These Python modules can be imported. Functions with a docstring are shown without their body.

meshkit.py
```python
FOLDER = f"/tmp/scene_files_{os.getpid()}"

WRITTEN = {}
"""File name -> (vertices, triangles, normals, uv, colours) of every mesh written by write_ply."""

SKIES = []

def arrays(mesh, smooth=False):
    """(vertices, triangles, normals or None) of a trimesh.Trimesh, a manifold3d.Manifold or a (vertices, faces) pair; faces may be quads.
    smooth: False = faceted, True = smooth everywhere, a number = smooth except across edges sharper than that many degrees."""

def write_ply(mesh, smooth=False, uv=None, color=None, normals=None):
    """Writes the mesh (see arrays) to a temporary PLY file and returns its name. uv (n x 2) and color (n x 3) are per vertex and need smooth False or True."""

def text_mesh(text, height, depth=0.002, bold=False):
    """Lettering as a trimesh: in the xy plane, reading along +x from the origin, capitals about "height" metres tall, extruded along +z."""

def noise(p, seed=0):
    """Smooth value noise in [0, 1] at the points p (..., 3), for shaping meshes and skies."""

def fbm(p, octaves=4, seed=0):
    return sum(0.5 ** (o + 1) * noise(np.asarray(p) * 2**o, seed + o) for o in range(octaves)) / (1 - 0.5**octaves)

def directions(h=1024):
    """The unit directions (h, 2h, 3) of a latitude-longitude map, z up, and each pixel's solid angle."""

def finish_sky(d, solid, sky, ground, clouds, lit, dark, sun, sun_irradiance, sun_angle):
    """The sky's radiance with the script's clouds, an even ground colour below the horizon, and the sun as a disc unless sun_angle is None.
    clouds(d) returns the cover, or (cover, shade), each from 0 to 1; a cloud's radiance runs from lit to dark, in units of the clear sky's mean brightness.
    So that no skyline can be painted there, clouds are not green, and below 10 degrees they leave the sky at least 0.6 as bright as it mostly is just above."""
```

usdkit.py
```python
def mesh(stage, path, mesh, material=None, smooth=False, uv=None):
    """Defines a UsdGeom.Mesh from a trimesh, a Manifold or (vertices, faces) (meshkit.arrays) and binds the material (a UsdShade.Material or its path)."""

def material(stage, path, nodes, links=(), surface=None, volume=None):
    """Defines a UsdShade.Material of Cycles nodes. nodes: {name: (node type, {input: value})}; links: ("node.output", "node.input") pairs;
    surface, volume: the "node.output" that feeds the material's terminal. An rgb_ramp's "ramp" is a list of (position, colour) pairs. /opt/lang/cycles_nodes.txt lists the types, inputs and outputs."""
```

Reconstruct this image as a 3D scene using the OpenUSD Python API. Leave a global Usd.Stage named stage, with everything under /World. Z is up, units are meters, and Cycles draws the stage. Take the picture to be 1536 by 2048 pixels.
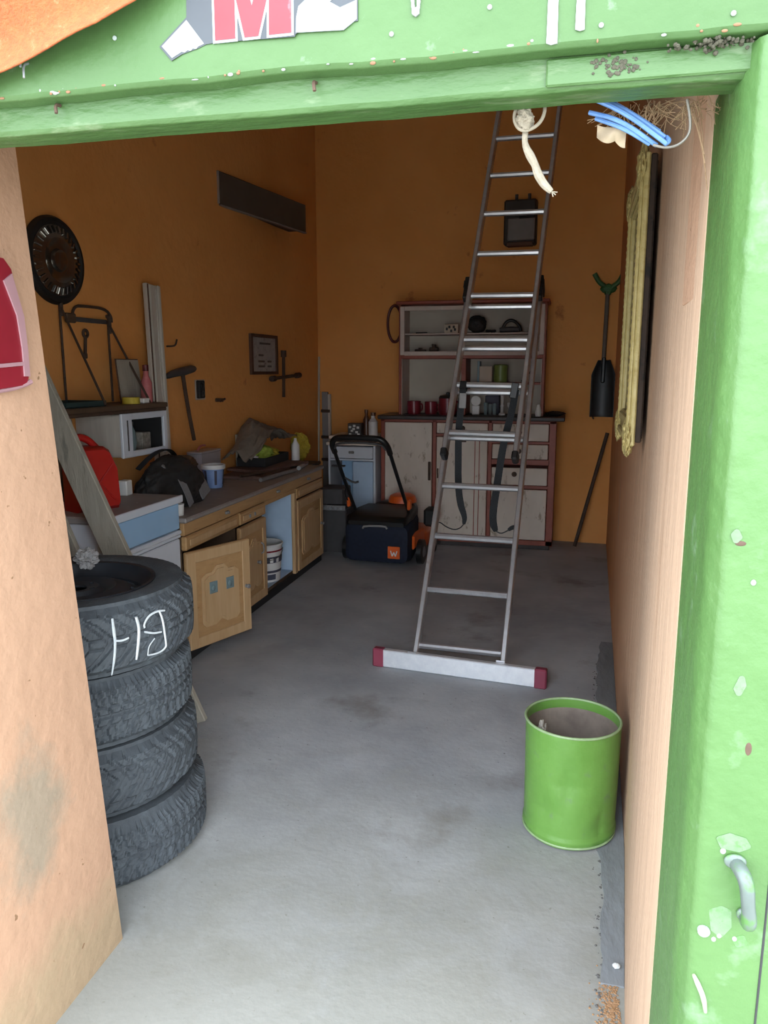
import math, random
import numpy as np, trimesh, manifold3d as m3, usdkit, meshkit
from pxr import Usd, UsdGeom, UsdLux, UsdShade, Gf, Sdf
from shapely.geometry import Polygon
stage = Usd.Stage.CreateInMemory()
UsdGeom.SetStageUpAxis(stage, "Z"); UsdGeom.SetStageMetersPerUnit(stage, 1.0)
UsdGeom.Xform.Define(stage, "/World"); UsdGeom.Scope.Define(stage, "/World/Looks")
rng = random.Random(7)
# ---------------------------------------------------------------- camera, light, exposure
PITCH, YAW = math.atan(284 / 1540), math.atan(372 / math.hypot(1540, 284))
cam = UsdGeom.Camera.Define(stage, "/World/camera")
fw = np.array([-math.sin(YAW) * math.cos(PITCH), math.cos(YAW) * math.cos(PITCH), -math.sin(PITCH)])
rt = np.array([math.cos(YAW), math.sin(YAW), 0]); upv = np.cross(rt, fw)
mt = np.eye(4); mt[0, :3], mt[1, :3], mt[2, :3], mt[3, :3] = rt, upv, -fw, (0, 0, 1.4)
cam.AddTransformOp().Set(Gf.Matrix4d(mt.tolist()))
cam.CreateHorizontalApertureAttr(24.0); cam.CreateVerticalApertureAttr(32.0)
cam.CreateFocalLengthAttr(24.0 * 1540 / 1536); cam.CreateFStopAttr(0.0)
cam.CreateClippingRangeAttr(Gf.Vec2f(0.05, 500))
cam.CreateExposureAttr(0.6)
dome = UsdLux.DomeLight.Define(stage, "/World/sky")                       # even overcast sky
dome.CreateColorAttr(Gf.Vec3f(0.90, 0.98, 1.07)); dome.CreateIntensityAttr(1.9)

# ---------------------------------------------------------------- helpers
def lin(h):
    if not isinstance(h, str): return tuple(h)
    c = [int(h[i:i + 2], 16) / 255 for i in (0, 2, 4)]
    return tuple(x / 12.92 if x <= .04045 else ((x + .055) / 1.055) ** 2.4 for x in c)

MATS = {}
def M(name, c1, c2=None, scale=6, rough=.6, metal=0, bump=0, bscale=60, spot=None, spot_at=(.62, .70), sscale=14, stretch=(1, 1, 1), spec=.5, fade=None, trans=0, coat=0):
    """noise between c1 and c2; spots of a third colour; bump; fade = (axis, from, to, colour) shifting the paint colour to offset daylight"""
    p = f"/World/Looks/{name}"
    n = {"g": ("geometry", {}), "map": ("mapping", {"scale": stretch}), "no": ("noise_texture", {"scale": scale, "detail": 6.0, "roughness": .6}),
         "ra": ("rgb_ramp", {"ramp": [(.3, lin(c1)), (.7, lin(c2 or c1))]}),
         "p": ("principled_bsdf", {"roughness": rough, "metallic": metal, "specular_ior_level": spec, "transmission_weight": trans, "coat_weight": coat})}
    l = [("g.position", "map.vector"), ("map.vector", "no.vector"), ("no.fac", "ra.fac")]
    out = "ra.color"
    if fade:
        ax, a, b, col = fade
        n |= {"sx": ("separate_xyz", {}), "mr": ("map_range", {"from_min": a, "from_max": b, "to_min": 0., "to_max": 1., "clamp": True}), "fm": ("mix_color", {"b": lin(col)})}
        l += [("g.position", "sx.vector"), (f"sx.{ax}", "mr.value"), ("mr.result", "fm.fac"), (out, "fm.a")]; out = "fm.result"
    if spot:
        n |= {"n2": ("noise_texture", {"scale": sscale, "detail": 5.0, "roughness": .65}), "r2": ("rgb_ramp", {"ramp": [(spot_at[0], (0, 0, 0)), (spot_at[1], (1, 1, 1))]}), "sm": ("mix_color", {"b": lin(spot)})}
        l += [("map.vector", "n2.vector"), ("n2.fac", "r2.fac"), ("r2.color", "sm.fac"), (out, "sm.a")]; out = "sm.result"
    l.append((out, "p.base_color"))
    if bump:
        n |= {"n3": ("noise_texture", {"scale": bscale, "detail": 5.0}), "bu": ("bump", {"strength": 1.0, "distance": bump})}
        l += [("map.vector", "n3.vector"), ("n3.fac", "bu.height"), ("bu.normal", "p.normal")]
    MATS[name] = usdkit.material(stage, p, n, l, surface="p.BSDF"); return MATS[name]

used = {}
def uniq(parent, name):
    k = (parent, name); used[k] = used.get(k, -1) + 1
    return f"{parent}/{name}" if used[k] == 0 else f"{parent}/{name}_{used[k]:03d}"
class Thing:
    def __init__(s, path, loc): s.path, s.loc = path, np.array(loc, float)
def meta(prim, label=None, cat=None, group=None, kind=None):
    for k, v in (("label", label), ("category", cat), ("group", group), ("kind", kind)):
        if v: prim.SetCustomDataByKey(k, v)
def thing(name, label, cat, loc, group=None, kind=None):
    p = uniq("/World", name); x = UsdGeom.Xform.Define(stage, p); x.AddTranslateOp().Set(Gf.Vec3d(*map(float, loc)))
    meta(x.GetPrim(), label, cat, group, kind); return Thing(p, loc)
def cat(ms): return trimesh.util.concatenate([tm(m) for m in (ms if isinstance(ms, (list, tuple)) else [ms])])
def tm(m):
    if isinstance(m, trimesh.Trimesh): return m
    a = m.to_mesh(); return trimesh.Trimesh(a.vert_properties[:, :3], a.tri_verts, process=False)
def add(par, name, mesh, mat, smooth=35, label=None, kind=None):
    """one Mesh prim, given in world coordinates, under a thing or a part of it (par: Thing)"""
    mesh = cat(mesh).copy(); mesh.vertices = mesh.vertices - par.loc
    p = uniq(par.path, name)
    q = usdkit.mesh(stage, p, mesh, MATS[mat], smooth=smooth); meta(q.GetPrim(), label, kind=kind)
    return Thing(p, par.loc)
def single(name, mesh, mat, label, cat_, smooth=35, group=None, kind=None):
    mesh = cat(mesh).copy(); b = mesh.bounds; loc = np.array([*(b.mean(0)[:2]), b[0][2]]); mesh.vertices = mesh.vertices - loc
    p = uniq("/World", name); q = usdkit.mesh(stage, p, mesh, MATS[mat], smooth=smooth); q.AddTranslateOp().Set(Gf.Vec3d(*map(float, loc)))
    meta(q.GetPrim(), label, cat_, group, kind); return Thing(p, loc)
def struct(name, mesh, mat, smooth=False, label=None):
    p = uniq("/World", name); q = usdkit.mesh(stage, p, cat(mesh), MATS[mat], smooth=smooth); meta(q.GetPrim(), label, kind="structure"); return Thing(p, (0, 0, 0))

# shapes
def hull(pts): return tm(m3.Manifold.hull_points(np.asarray(pts, np.float32)))
def bx(x0, x1, y0, y1, z0, z1, b=.003):
    b = min(b, (x1 - x0) * .45, (y1 - y0) * .45, (z1 - z0) * .45); P = []
    for x, sx in ((x0, 1), (x1, -1)):
        for y, sy in ((y0, 1), (y1, -1)):
            for z, sz in ((z0, 1), (z1, -1)):
                P += [(x + b * sx, y + b * sy, z), (x + b * sx, y, z + b * sz), (x, y + b * sy, z + b * sz)]
    return hull(P)
def nrm(v): v = np.asarray(v, float); return v / max(np.linalg.norm(v), 1e-12)
def frame(o, X, Y, Z):
    t = np.eye(4); t[:3, 0], t[:3, 1], t[:3, 2], t[:3, 3] = X, Y, Z, o; return t
def tf(mesh, t): m = tm(mesh).copy(); m.apply_transform(t); return m
def bar(p, q, w, h, side, b=.003):
    """box from p to q, width w along side, thickness h along the third axis"""
    p, q = np.asarray(p, float), np.asarray(q, float); Z = nrm(q - p); X = nrm(np.asarray(side) - Z * np.dot(side, Z)); Y = np.cross(Z, X); L = np.linalg.norm(q - p)
    return tf(bx(-w / 2, w / 2, -h / 2, h / 2, 0, L, b), frame(p, X, Y, Z))
def cyl(p, q, r, n=20, r2=None):
    p, q = np.asarray(p, float), np.asarray(q, float); Z = nrm(q - p); X = nrm(np.cross(Z, (0.3, .8, .52))); Y = np.cross(Z, X); r2 = r if r2 is None else r2
    a = np.arange(n) * 2 * np.pi / n; c = np.outer(np.cos(a), X) + np.outer(np.sin(a), Y)
    return hull(np.vstack([p + c * r, q + c * r2]))
def tube(pts, r, n=8, smooth=0):
    P = np.asarray(pts, float)
    for _ in range(smooth):
        P = np.vstack([P[:1]] + [np.vstack([.75 * a + .25 * b, .25 * a + .75 * b]) for a, b in zip(P[:-1], P[1:])] + [P[-1:]])
    R = np.broadcast_to(np.interp(np.linspace(0, 1, len(P)), np.linspace(0, 1, np.size(r)), np.ravel(r)), (len(P),)); T = np.gradient(P, axis=0); T /= np.maximum(np.linalg.norm(T, axis=1, keepdims=True), 1e-9)
    N = nrm(np.cross(T[0], (.31, .52, .79))); V = []
    a = np.arange(n) * 2 * np.pi / n
    for i in range(len(P)):
        N = nrm(N - T[i] * np.dot(N, T[i])); B = np.cross(T[i], N); V.append(P[i] + R[i] * (np.outer(np.cos(a), N) + np.outer(np.sin(a), B)))
    V = np.vstack(V + [P[:1], P[-1:]]); F = []
    for i in range(len(P) - 1):
        for k in range(n):
            k2 = (k + 1) % n; F += [(i * n + k, i * n + k2, i * n + n + k2), (i * n + k, i * n + n + k2, i * n + n + k)]
    e = len(P) * n
    for k in range(n): F += [(e, (k + 1) % n, k), (e + 1, e - n + k, e - n + (k + 1) % n)]
    return trimesh.Trimesh(V, F, process=False)
def ribbon(pts, w, side, t=.002, smooth=2):
    """flat band along pts; side: width direction"""
    P = np.asarray(pts, float)
    for _ in range(smooth):
        P = np.vstack([P[:1]] + [np.vstack([.75 * a + .25 * b, .25 * a + .75 * b]) for a, b in zip(P[:-1], P[1:])] + [P[-1:]])
    T = np.gradient(P, axis=0); S = np.asarray([nrm(side - nrm(t_) * np.dot(side, nrm(t_))) for t_ in T]); Nn = np.cross(T, S); Nn /= np.linalg.norm(Nn, axis=1, keepdims=True)
    W = np.broadcast_to(np.interp(np.linspace(0, 1, len(P)), np.linspace(0, 1, np.size(w)), np.ravel(w)), (len(P),))[:, None]
    V = np.vstack([P + S * W / 2 + Nn * t / 2, P - S * W / 2 + Nn * t / 2, P - S * W / 2 - Nn * t / 2, P + S * W / 2 - Nn * t / 2]); n = len(P); F = []
    for i in range(n - 1):
        for k in range(4): a, b = k * n, ((k + 1) % 4) * n; F += [(a + i, b + i, b + i + 1), (a + i, b + i + 1, a + i + 1)]
    F += [(0, n, 2 * n), (0, 2 * n, 3 * n), (n - 1, 3 * n - 1, 2 * n - 1), (n - 1, 4 * n - 1, 3 * n - 1)]
    m = trimesh.Trimesh(V, F, process=False); m.fix_normals(); return m
def lathe(prof, c=(0, 0, 0), n=48, axis=None):
    m = trimesh.creation.revolve(np.asarray(prof, float), sections=n)
    if axis is not None:
        Z = nrm(axis); X = nrm(np.cross(Z, (.12, .33, .93)) if abs(Z[2]) < .9 else np.cross(Z, (0, 1, 0))); m.apply_transform(frame((0, 0, 0), X, np.cross(Z, X), Z))
    m.apply_translation(c); m.fix_normals(); return m
def ring_profile(r, t): a = np.linspace(0, 2 * np.pi, 13); return np.c_[r + t * np.cos(a), t * np.sin(a)]
def ball(c, r, sub=3):
    m = trimesh.creation.icosphere(sub, 1.0); m.apply_scale(r if np.ndim(r) else [r] * 3); m.apply_translation(c); return m
def blob(c, r, seed=0, amp=.25, freq=3, sub=4, flat=None):
    m = trimesh.creation.icosphere(sub, 1.0); v = m.vertices; f = meshkit.fbm(v * freq + 11 * seed + 5, 4, seed) - .5; v = v * (1 + amp * 2 * f)[:, None] * np.asarray(r)
    if flat is not None: v[:, 2] = np.maximum(v[:, 2], flat)
    m.vertices = v + np.asarray(c); return m
def prism(poly, depth, o, X, Y, hole=None, bev=0):
    """polygon in the plane (o; X, Y), extruded by depth along X x Y"""
    p = Polygon(poly, holes=[hole] if hole else None)
    if not p.is_valid: p = p.buffer(0)
    m = trimesh.creation.extrude_polygon(p, depth, engine="earcut"); X, Y = nrm(X), nrm(Y)
    return tf(m, frame(o, X, Y, np.cross(X, Y)))
def sheet(f, nu, nv, t):
    """a cloth: f(u, v) -> point; given thickness t"""
    U, V = np.meshgrid(np.linspace(0, 1, nu), np.linspace(0, 1, nv), indexing="ij"); P = f(U.ravel(), V.ravel()).reshape(nu, nv, 3)
    N = np.cross(np.gradient(P, axis=0), np.gradient(P, axis=1)); N /= np.maximum(np.linalg.norm(N, axis=2, keepdims=True), 1e-9)
    A = np.concatenate([(P + N * t / 2).reshape(-1, 3), (P - N * t / 2).reshape(-1, 3)]); F = []; o = nu * nv
    for i in range(nu - 1):
        for j in range(nv - 1):
            a, b, c, d = i * nv + j, (i + 1) * nv + j, (i + 1) * nv + j + 1, i * nv + j + 1; F += [(a, b, c), (a, c, d), (o + a, o + c, o + b), (o + a, o + d, o + c)]
    edge = [i * nv for i in range(nu)] + [(nu - 1) * nv + j for j in range(1, nv)] + [i * nv + nv - 1 for i in range(nu - 2, -1, -1)] + [j for j in range(nv - 2, 0, -1)]
    for a, b in zip(edge, edge[1:] + edge[:1]): F += [(a, o + a, o + b), (a, o + b, b)]
    m = trimesh.Trimesh(A, F, process=False); m.fix_normals(); return m
# wall planes: u along the wall, z up, off = distance into the room
LA, LB, LC = np.array([-2.35, 2.8, 0]), np.array([-2.17, 6.62, 0]), np.array([.346, 6.40, 0])
LU = nrm(LB - LA); LN = np.array([LU[1], -LU[0], 0]); BU = nrm(LC - LB); BN = np.array([BU[1], -BU[0], 0])
def LW(u, z, off=0): return LA + LU * u + LN * off + np.array([0, 0, z])
def BW(u, z, off=0): return LB + BU * u + BN * off + np.array([0, 0, z])
def lbox(u0, u1, z0, z1, o0, o1, b=.003): return tf(bx(u0, u1, o0, o1, z0, z1, b), frame(LA, LU, LN, (0, 0, 1)) @ np.diag([1, 1, 1, 1]))
def bbox(u0, u1, z0, z1, o0, o1, b=.003): return tf(bx(u0, u1, o0, o1, z0, z1, b), frame(LB, BU, BN, (0, 0, 1)))
def lfix(m): m = tm(m); m.fix_normals(); return m

# ---------------------------------------------------------------- materials
M("orange_paint", "dc9650", "e6a460", scale=1.2, rough=.85, bump=.004, bscale=22, spot="c07c48", spot_at=(.66, .74), sscale=5)
M("orange_wall_right", "cc8850", "d69660", scale=2, rough=.85, bump=.006, bscale=16, stretch=(1, 1, .22), fade=("y", 4.6, 1.9, "ad9179"), spot="a5866c", spot_at=(.60, .72), sscale=6)  # paint greyed toward the doorway, offsetting the stronger daylight in the colour
def floor_mat():
    n = {"g": ("geometry", {}), "a": ("noise_texture", {"scale": 1.3, "detail": 7.0, "roughness": .62}), "ra": ("rgb_ramp", {"ramp": [(.28, lin("878b90")), (.5, lin("a2a5a9")), (.72, lin("b6b9bb"))]}),
         "b": ("noise_texture", {"scale": 3.4, "detail": 8.0, "roughness": .7, "distortion": .6}), "rb": ("rgb_ramp", {"ramp": [(.60, (0, 0, 0)), (.74, (.7, .7, .7))]}), "mb": ("mix_color", {"b": lin("b4b7b6")}),
         "c": ("noise_texture", {"scale": 2.1, "detail": 6.0, "roughness": .6}), "off": ("vector_math", {"math_type": "add", "vector2": (7.3, 2.1, 0)}), "rc": ("rgb_ramp", {"ramp": [(.58, (0, 0, 0)), (.74, (.9, .9, .9))]}), "mc": ("mix_color", {"b": lin("77736f")}),
         "d": ("noise_texture", {"scale": 70.0, "detail": 2.0}), "rd": ("rgb_ramp", {"ramp": [(.70, (0, 0, 0)), (.75, (.8, .8, .8))]}), "md": ("mix_color", {"b": lin("6a6a68")}),
         "sx": ("separate_xyz", {}), "dy": ("math", {"math_type": "multiply_add", "value2": 1.6, "value3": 0.}), "ds": ("math", {"math_type": "subtract"}), "dm": ("map_range", {"from_min": 1.9, "from_max": .7, "to_min": 0., "to_max": .75, "clamp": True}), "mt": ("mix_color", {"b": lin("7c7b70")}),  # threshold dirt tint, deepened to offset overbright daylight on the near floor
         "e": ("noise_texture", {"scale": 38.0, "detail": 5.0}), "bu": ("bump", {"strength": 1.0, "distance": .0012}), "p": ("principled_bsdf", {"roughness": .82})}
    l = [("g.position", "a.vector"), ("a.fac", "ra.fac"), ("g.position", "b.vector"), ("b.fac", "rb.fac"), ("rb.color", "mb.fac"), ("ra.color", "mb.a"), ("g.position", "off.vector1"), ("off.vector", "c.vector"), ("c.fac", "rc.fac"), ("rc.color", "mc.fac"), ("mb.result", "mc.a"),
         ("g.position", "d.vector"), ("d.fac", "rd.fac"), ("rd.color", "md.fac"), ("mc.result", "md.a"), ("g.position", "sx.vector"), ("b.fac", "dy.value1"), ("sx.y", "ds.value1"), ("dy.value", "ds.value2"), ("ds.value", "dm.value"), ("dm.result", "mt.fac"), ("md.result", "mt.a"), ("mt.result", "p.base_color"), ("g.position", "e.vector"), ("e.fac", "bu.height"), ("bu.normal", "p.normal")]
    MATS["concrete"] = usdkit.material(stage, "/World/Looks/concrete", n, l, surface="p.BSDF")
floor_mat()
M("concrete_patch", "70757a", "7f8488", scale=5, rough=.8, bump=.006, bscale=30, stretch=(1, .35, 1))
M("yard", "b4b2aa", "c4c2b8", scale=3, rough=.9)
M("ceiling_white", "e2dfd8", "ece9e2", scale=4, rough=.9)
M("green_paint", (.050,.114,.030), (.062,.132,.038), scale=5, rough=.45, bump=.005, bscale=22, spot=(.13,.20,.12), spot_at=(.60, .80), sscale=11, spec=.4)
M("green_board", (.042,.094,.026), (.052,.108,.033), scale=5, rough=.5, spec=.35, bump=.003, bscale=26, spot=(.11,.17,.10), spot_at=(.66, .76), sscale=24)
M("green_paint_worn", (.036,.090,.020), (.046,.104,.026), scale=9, rough=.5, bump=.006, bscale=34, spot=(.10,.15,.07), spot_at=(.58, .72), sscale=30, stretch=(.35, 1, 1))
M("white_paint", "8c9692", "808a85", rough=.6); M("rust", "3e2c22", "4e3a2c", scale=40, rough=.8)
M("worn_pale", (.075, .15, .06), (.115, .175, .10), scale=60, rough=.6, spot=(.06, .15, .04), spot_at=(.5, .6), sscale=50); M("rust_chip", "7c5a3e", "6c4a34", scale=40, rough=.8); M("orange_cloth", (.24,.052,.010), (.31,.080,.018), scale=120, rough=.85, bump=.002, bscale=300, spot=(.36,.15,.07), spot_at=(.60, .8), sscale=60)
M("sticker_dark", "2a2e33", "33383d", rough=.55); M("sticker_red", "6c1721", "78222c", scale=10, rough=.6, spot="8c6066", spot_at=(.6, .72), sscale=25); M("sticker_white", "7d868b", "727b81", rough=.55)
M("rubber", "33383d", "42484d", scale=14, rough=.78, bump=.0012, bscale=130, spot="525a5f", spot_at=(.56, .74), sscale=9)
M("steel_black", "23262b", "30343a", scale=10, rough=.5, metal=.3); M("chalk", "c4cacd", "a9b0b4", scale=60, rough=.9)
M("aluminium", "c3c4c8", "d4d5d8", scale=20, rough=.36, metal=.85); M("aluminium_bar", "dfe3ea", "eef1f5", scale=30, rough=.45, metal=.55)
M("red_plastic_cap", "7c3044", "8c3a4e", rough=.55); M("black_plastic", "17191b", "222426", rough=.5); M("strap_black", "1d1f22", "2a2d30", scale=200, rough=.9)
M("can_green", (.10,.235,.042), (.125,.27,.055), scale=8, rough=.38, bump=.002, bscale=20, spot=(.11,.19,.08), spot_at=(.6, .74), sscale=16)
M("can_inside", "6a5f58", "857a70", scale=14, rough=.7); M("can_rim", "8fa67e", "7b9468", scale=30, rough=.45); M("scrap", "9a958c", "6a645c", scale=40, rough=.8)
M("pine", "b08a5c", "c29c6c", scale=5, rough=.55, stretch=(6, .7, 6), bump=.001, bscale=30, spot="9a7346", spot_at=(.62, .72), sscale=9)
M("pine_raised", "bf9c70", "cdac82", scale=5, rough=.55, stretch=(6, 6, .8)); M("laminate_grey", "8b8481", "9a9490", scale=7, rough=.55, spot="b3aeaa", spot_at=(.62, .7), sscale=30)
M("plinth_black", "18191b", "242527", rough=.7); M("pale_blue", "8fb4d8", "9cc0e0", scale=3, rough=.5); M("enamel_white", "d5dae2", "c8ced8", scale=4, rough=.45); M("niche_blue", "b9cfe6", "a9c1da", rough=.5)
M("cream_paint", "cabeb0", "d8cdc0", scale=6, rough=.6, spot="9a8a76", spot_at=(.60, .70), sscale=18, stretch=(1, 1, .5)); M("brown_red_trim", "843c2c", "944a38", scale=14, rough=.5, spot="a07468", spot_at=(.66, .72), sscale=40)
M("hutch_white", "cdbfb6", "bfae a4".replace(" ", ""), scale=8, rough=.6); M("hutch_back", "c3b9a8", "b2a898", scale=3, rough=.65); M("dark_top", "2c2524", "3a302d", scale=14, rough=.5)
M("mower_bag", "141b2b", "1a2234", scale=40, rough=.7, spec=.3); M("mower_orange", "d2571f", "e0662a", rough=.4); M("mower_black", "101214", "1a1c1e", rough=.4)
M("grey_board", "8c877c", "a29c8f", scale=6, rough=.8, stretch=(4, 4, .6), bump=.002, bscale=30, spot="76746c", spot_at=(.58, .7), sscale=8)
M("white_plank", "b5aea4", "c6bfb4", scale=6, rough=.7, stretch=(5, 5, .5)); M("red_can", "9c1815", "aa1e1a", rough=.35, spec=.5); M("teal_dark", "1e3335", "29403f", rough=.6)
M("grey_dark", "3c3a3b", "4a4849", scale=10, rough=.6); M("grey_mid", "7d7c7c", "8c8a89", scale=10, rough=.65); M("silver", "b9bcc0", "a5a8ac", rough=.35, metal=.7)
M("bag_black", "191a1b", "26282a", scale=20, rough=.65, bump=.003, bscale=30); M("strap_grey", "6f6f72", "7d7d80", scale=100, rough=.85); M("white_plastic", "dcdcda", "cfcfcd", rough=.45); M("tub_blue", "6d89bb", "86a0cc", scale=12, rough=.45)
M("clear_plastic", "c9c5cb", "b9b5bd", rough=.25, trans=.5); M("pink_red", "a8595c", "b56a6a", scale=30, rough=.6); M("canvas_grey", "6d655c", "857c70", scale=7, rough=.9, bump=.004, bscale=25)
M("glove_green", "8ba23c", "a8b850", scale=18, rough=.8, bump=.003); M("yellow_bag", "a8962e", "c2b040", scale=16, rough=.7); M("brown_board", "5d4740", "6d554c", scale=8, rough=.7, stretch=(5, 1, 5)); M("white_bottle", "d9d6d4", "c7c4c4", rough=.4); M("brown_bottle", "5a3a2a", "6c4834", rough=.35)
M("hubcap", "7c7974", "8c8984", scale=10, rough=.2, metal=.95); M("hub_dark", "121314", "1c1d1e", rough=.6); M("iron", "3a2c24", "4c3a2e", scale=20, rough=.7); M("wood_dark", "4a3a2c", "5c4938", scale=10, rough=.7, stretch=(1, 1, .3))
M("vent_grey", "4a443e", "56504a", scale=6, rough=.6); M("paper", "9b9490", "aaa39e", scale=20, rough=.8, spot="77706c", spot_at=(.6, .66), sscale=30); M("frame_brown", "4b3428", "5a4032", rough=.6)
M("socket_white", "b6aca2", "a89e94", rough=.5); M("device_dark", "2c2a2a", "3a3837", scale=9, rough=.55); M("shovel_green", "2f5a2c", "3c6e38", rough=.5); M("shovel_blade", "15191c", "20262a", scale=20, rough=.45); M("shaft_grey", "5c564f", "6a645c", scale=14, rough=.6)
M("gold", "a3925a", "b8a872", scale=24, rough=.5, bump=.004, bscale=60, spot="a08c50", spot_at=(.58, .7), sscale=50); M("frame_back", "241a14", "34261c", scale=12, rough=.85, spot="140e0a", spot_at=(.5, .6)); M("old_canvas", "6a5a44", "806e54", scale=6, rough=.6)
M("red_panel", "6c1420", "7a1c28", scale=6, rough=.4); M("pink_trim", "8e6c72", "9a787c", rough=.5); M("red_dark", "4a1416", "5c1c1c", rough=.5); M("maroon", "6a1824", "7c2030", rough=.35); M("cream_box", "b6a693", "c4b5a2", rough=.7); M("jar_green", "6e8040", "7d9050", rough=.4); M("teal_box", "6f8488", "7d9296", rough=.5)
M("rope_white", "857d6e", "72695a", scale=60, rough=.95, bump=.002, bscale=200); M("cord_blue", "44689c", "5c82b4", scale=60, rough=.5); M("shred_paper", "9a8a74", "87765e", scale=30, rough=.9); M("straw", "7a6248", "92785c", scale=40, rough=.9); M("wire_grey", "6a6660", "7c7870", rough=.5, metal=.4)
M("sand", "8a6a4a", "98785a", scale=60, rough=.95); M("pebble", "b9bcbc", "a4a8a8", rough=.8); M("hasp_metal", "5e6865", "525c58", scale=20, rough=.45, metal=.35, spot=(.07,.17,.045), spot_at=(.48, .6), sscale=30); M("label_dark", "3a3c4c", "4a4c5c", rough=.6); M("crack", "4c4b4b", "5a5958", rough=.9)
M("nest", "37362a", "4a473a", scale=60, rough=.95)
def pier_mat():
    """faded orange plaster with grey scuffs low on the left and a dirty foot"""
    n = {"g": ("geometry", {}), "no": ("noise_texture", {"scale": 1.6, "detail": 6.0}), "ra": ("rgb_ramp", {"ramp": [(.3, lin("9e7c63")), (.7, lin("a9876e"))]}),
         "o1": ("vector_math", {"math_type": "subtract", "vector2": (-1.03, 1.22, .50)}), "s1": ("vector_math", {"math_type": "multiply", "vector2": (1, 6.0, 3.6)}), "l1": ("vector_math", {"math_type": "length"}),
         "nn": ("noise_texture", {"scale": 9.0, "detail": 7.0, "roughness": .7}), "m1": ("math", {"math_type": "multiply_add", "value2": 1.5, "value3": -.75}), "a1": ("math", {"math_type": "add"}), "mr": ("map_range", {"from_min": .75, "from_max": .2, "to_min": 0., "to_max": .75, "clamp": True}),
         "mx": ("mix_color", {"b": lin("7d7666")}), "sx": ("separate_xyz", {}), "mz": ("math", {"math_type": "multiply_add", "value2": .30, "value3": 0.}), "az": ("math", {"math_type": "subtract"}), "m2": ("map_range", {"from_min": .10, "from_max": -.06, "to_min": 0., "to_max": .55, "clamp": True}), "mx2": ("mix_color", {"b": lin("8a7f62")}),
         "n4": ("noise_texture", {"scale": 46.0, "detail": 2.0}), "r4": ("rgb_ramp", {"ramp": [(.73, (0, 0, 0)), (.76, (1, 1, 1))]}), "mx3": ("mix_color", {"b": lin("795c42")}),
         "n3": ("noise_texture", {"scale": 24.0, "detail": 5.0}), "bu": ("bump", {"strength": 1.0, "distance": .004}), "p": ("principled_bsdf", {"roughness": .85})}
    l = [("g.position", "no.vector"), ("no.fac", "ra.fac"), ("g.position", "o1.vector1"), ("o1.vector", "s1.vector1"), ("s1.vector", "l1.vector1"), ("g.position", "nn.vector"), ("nn.fac", "m1.value1"), ("l1.value", "a1.value1"), ("m1.value", "a1.value2"), ("a1.value", "mr.value"), ("mr.result", "mx.fac"), ("ra.color", "mx.a"),
         ("g.position", "sx.vector"), ("nn.fac", "mz.value1"), ("sx.z", "az.value1"), ("mz.value", "az.value2"), ("az.value", "m2.value"), ("m2.result", "mx2.fac"), ("mx.result", "mx2.a"), ("g.position", "n4.vector"), ("n4.fac", "r4.fac"), ("r4.color", "mx3.fac"), ("mx2.result", "mx3.a"), ("mx3.result", "p.base_color"), ("g.position", "n3.vector"), ("n3.fac", "bu.height"), ("bu.normal", "p.normal")]
    MATS["pier_paint"] = usdkit.material(stage, "/World/Looks/pier_paint", n, l, surface="p.BSDF")
pier_mat()

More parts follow.
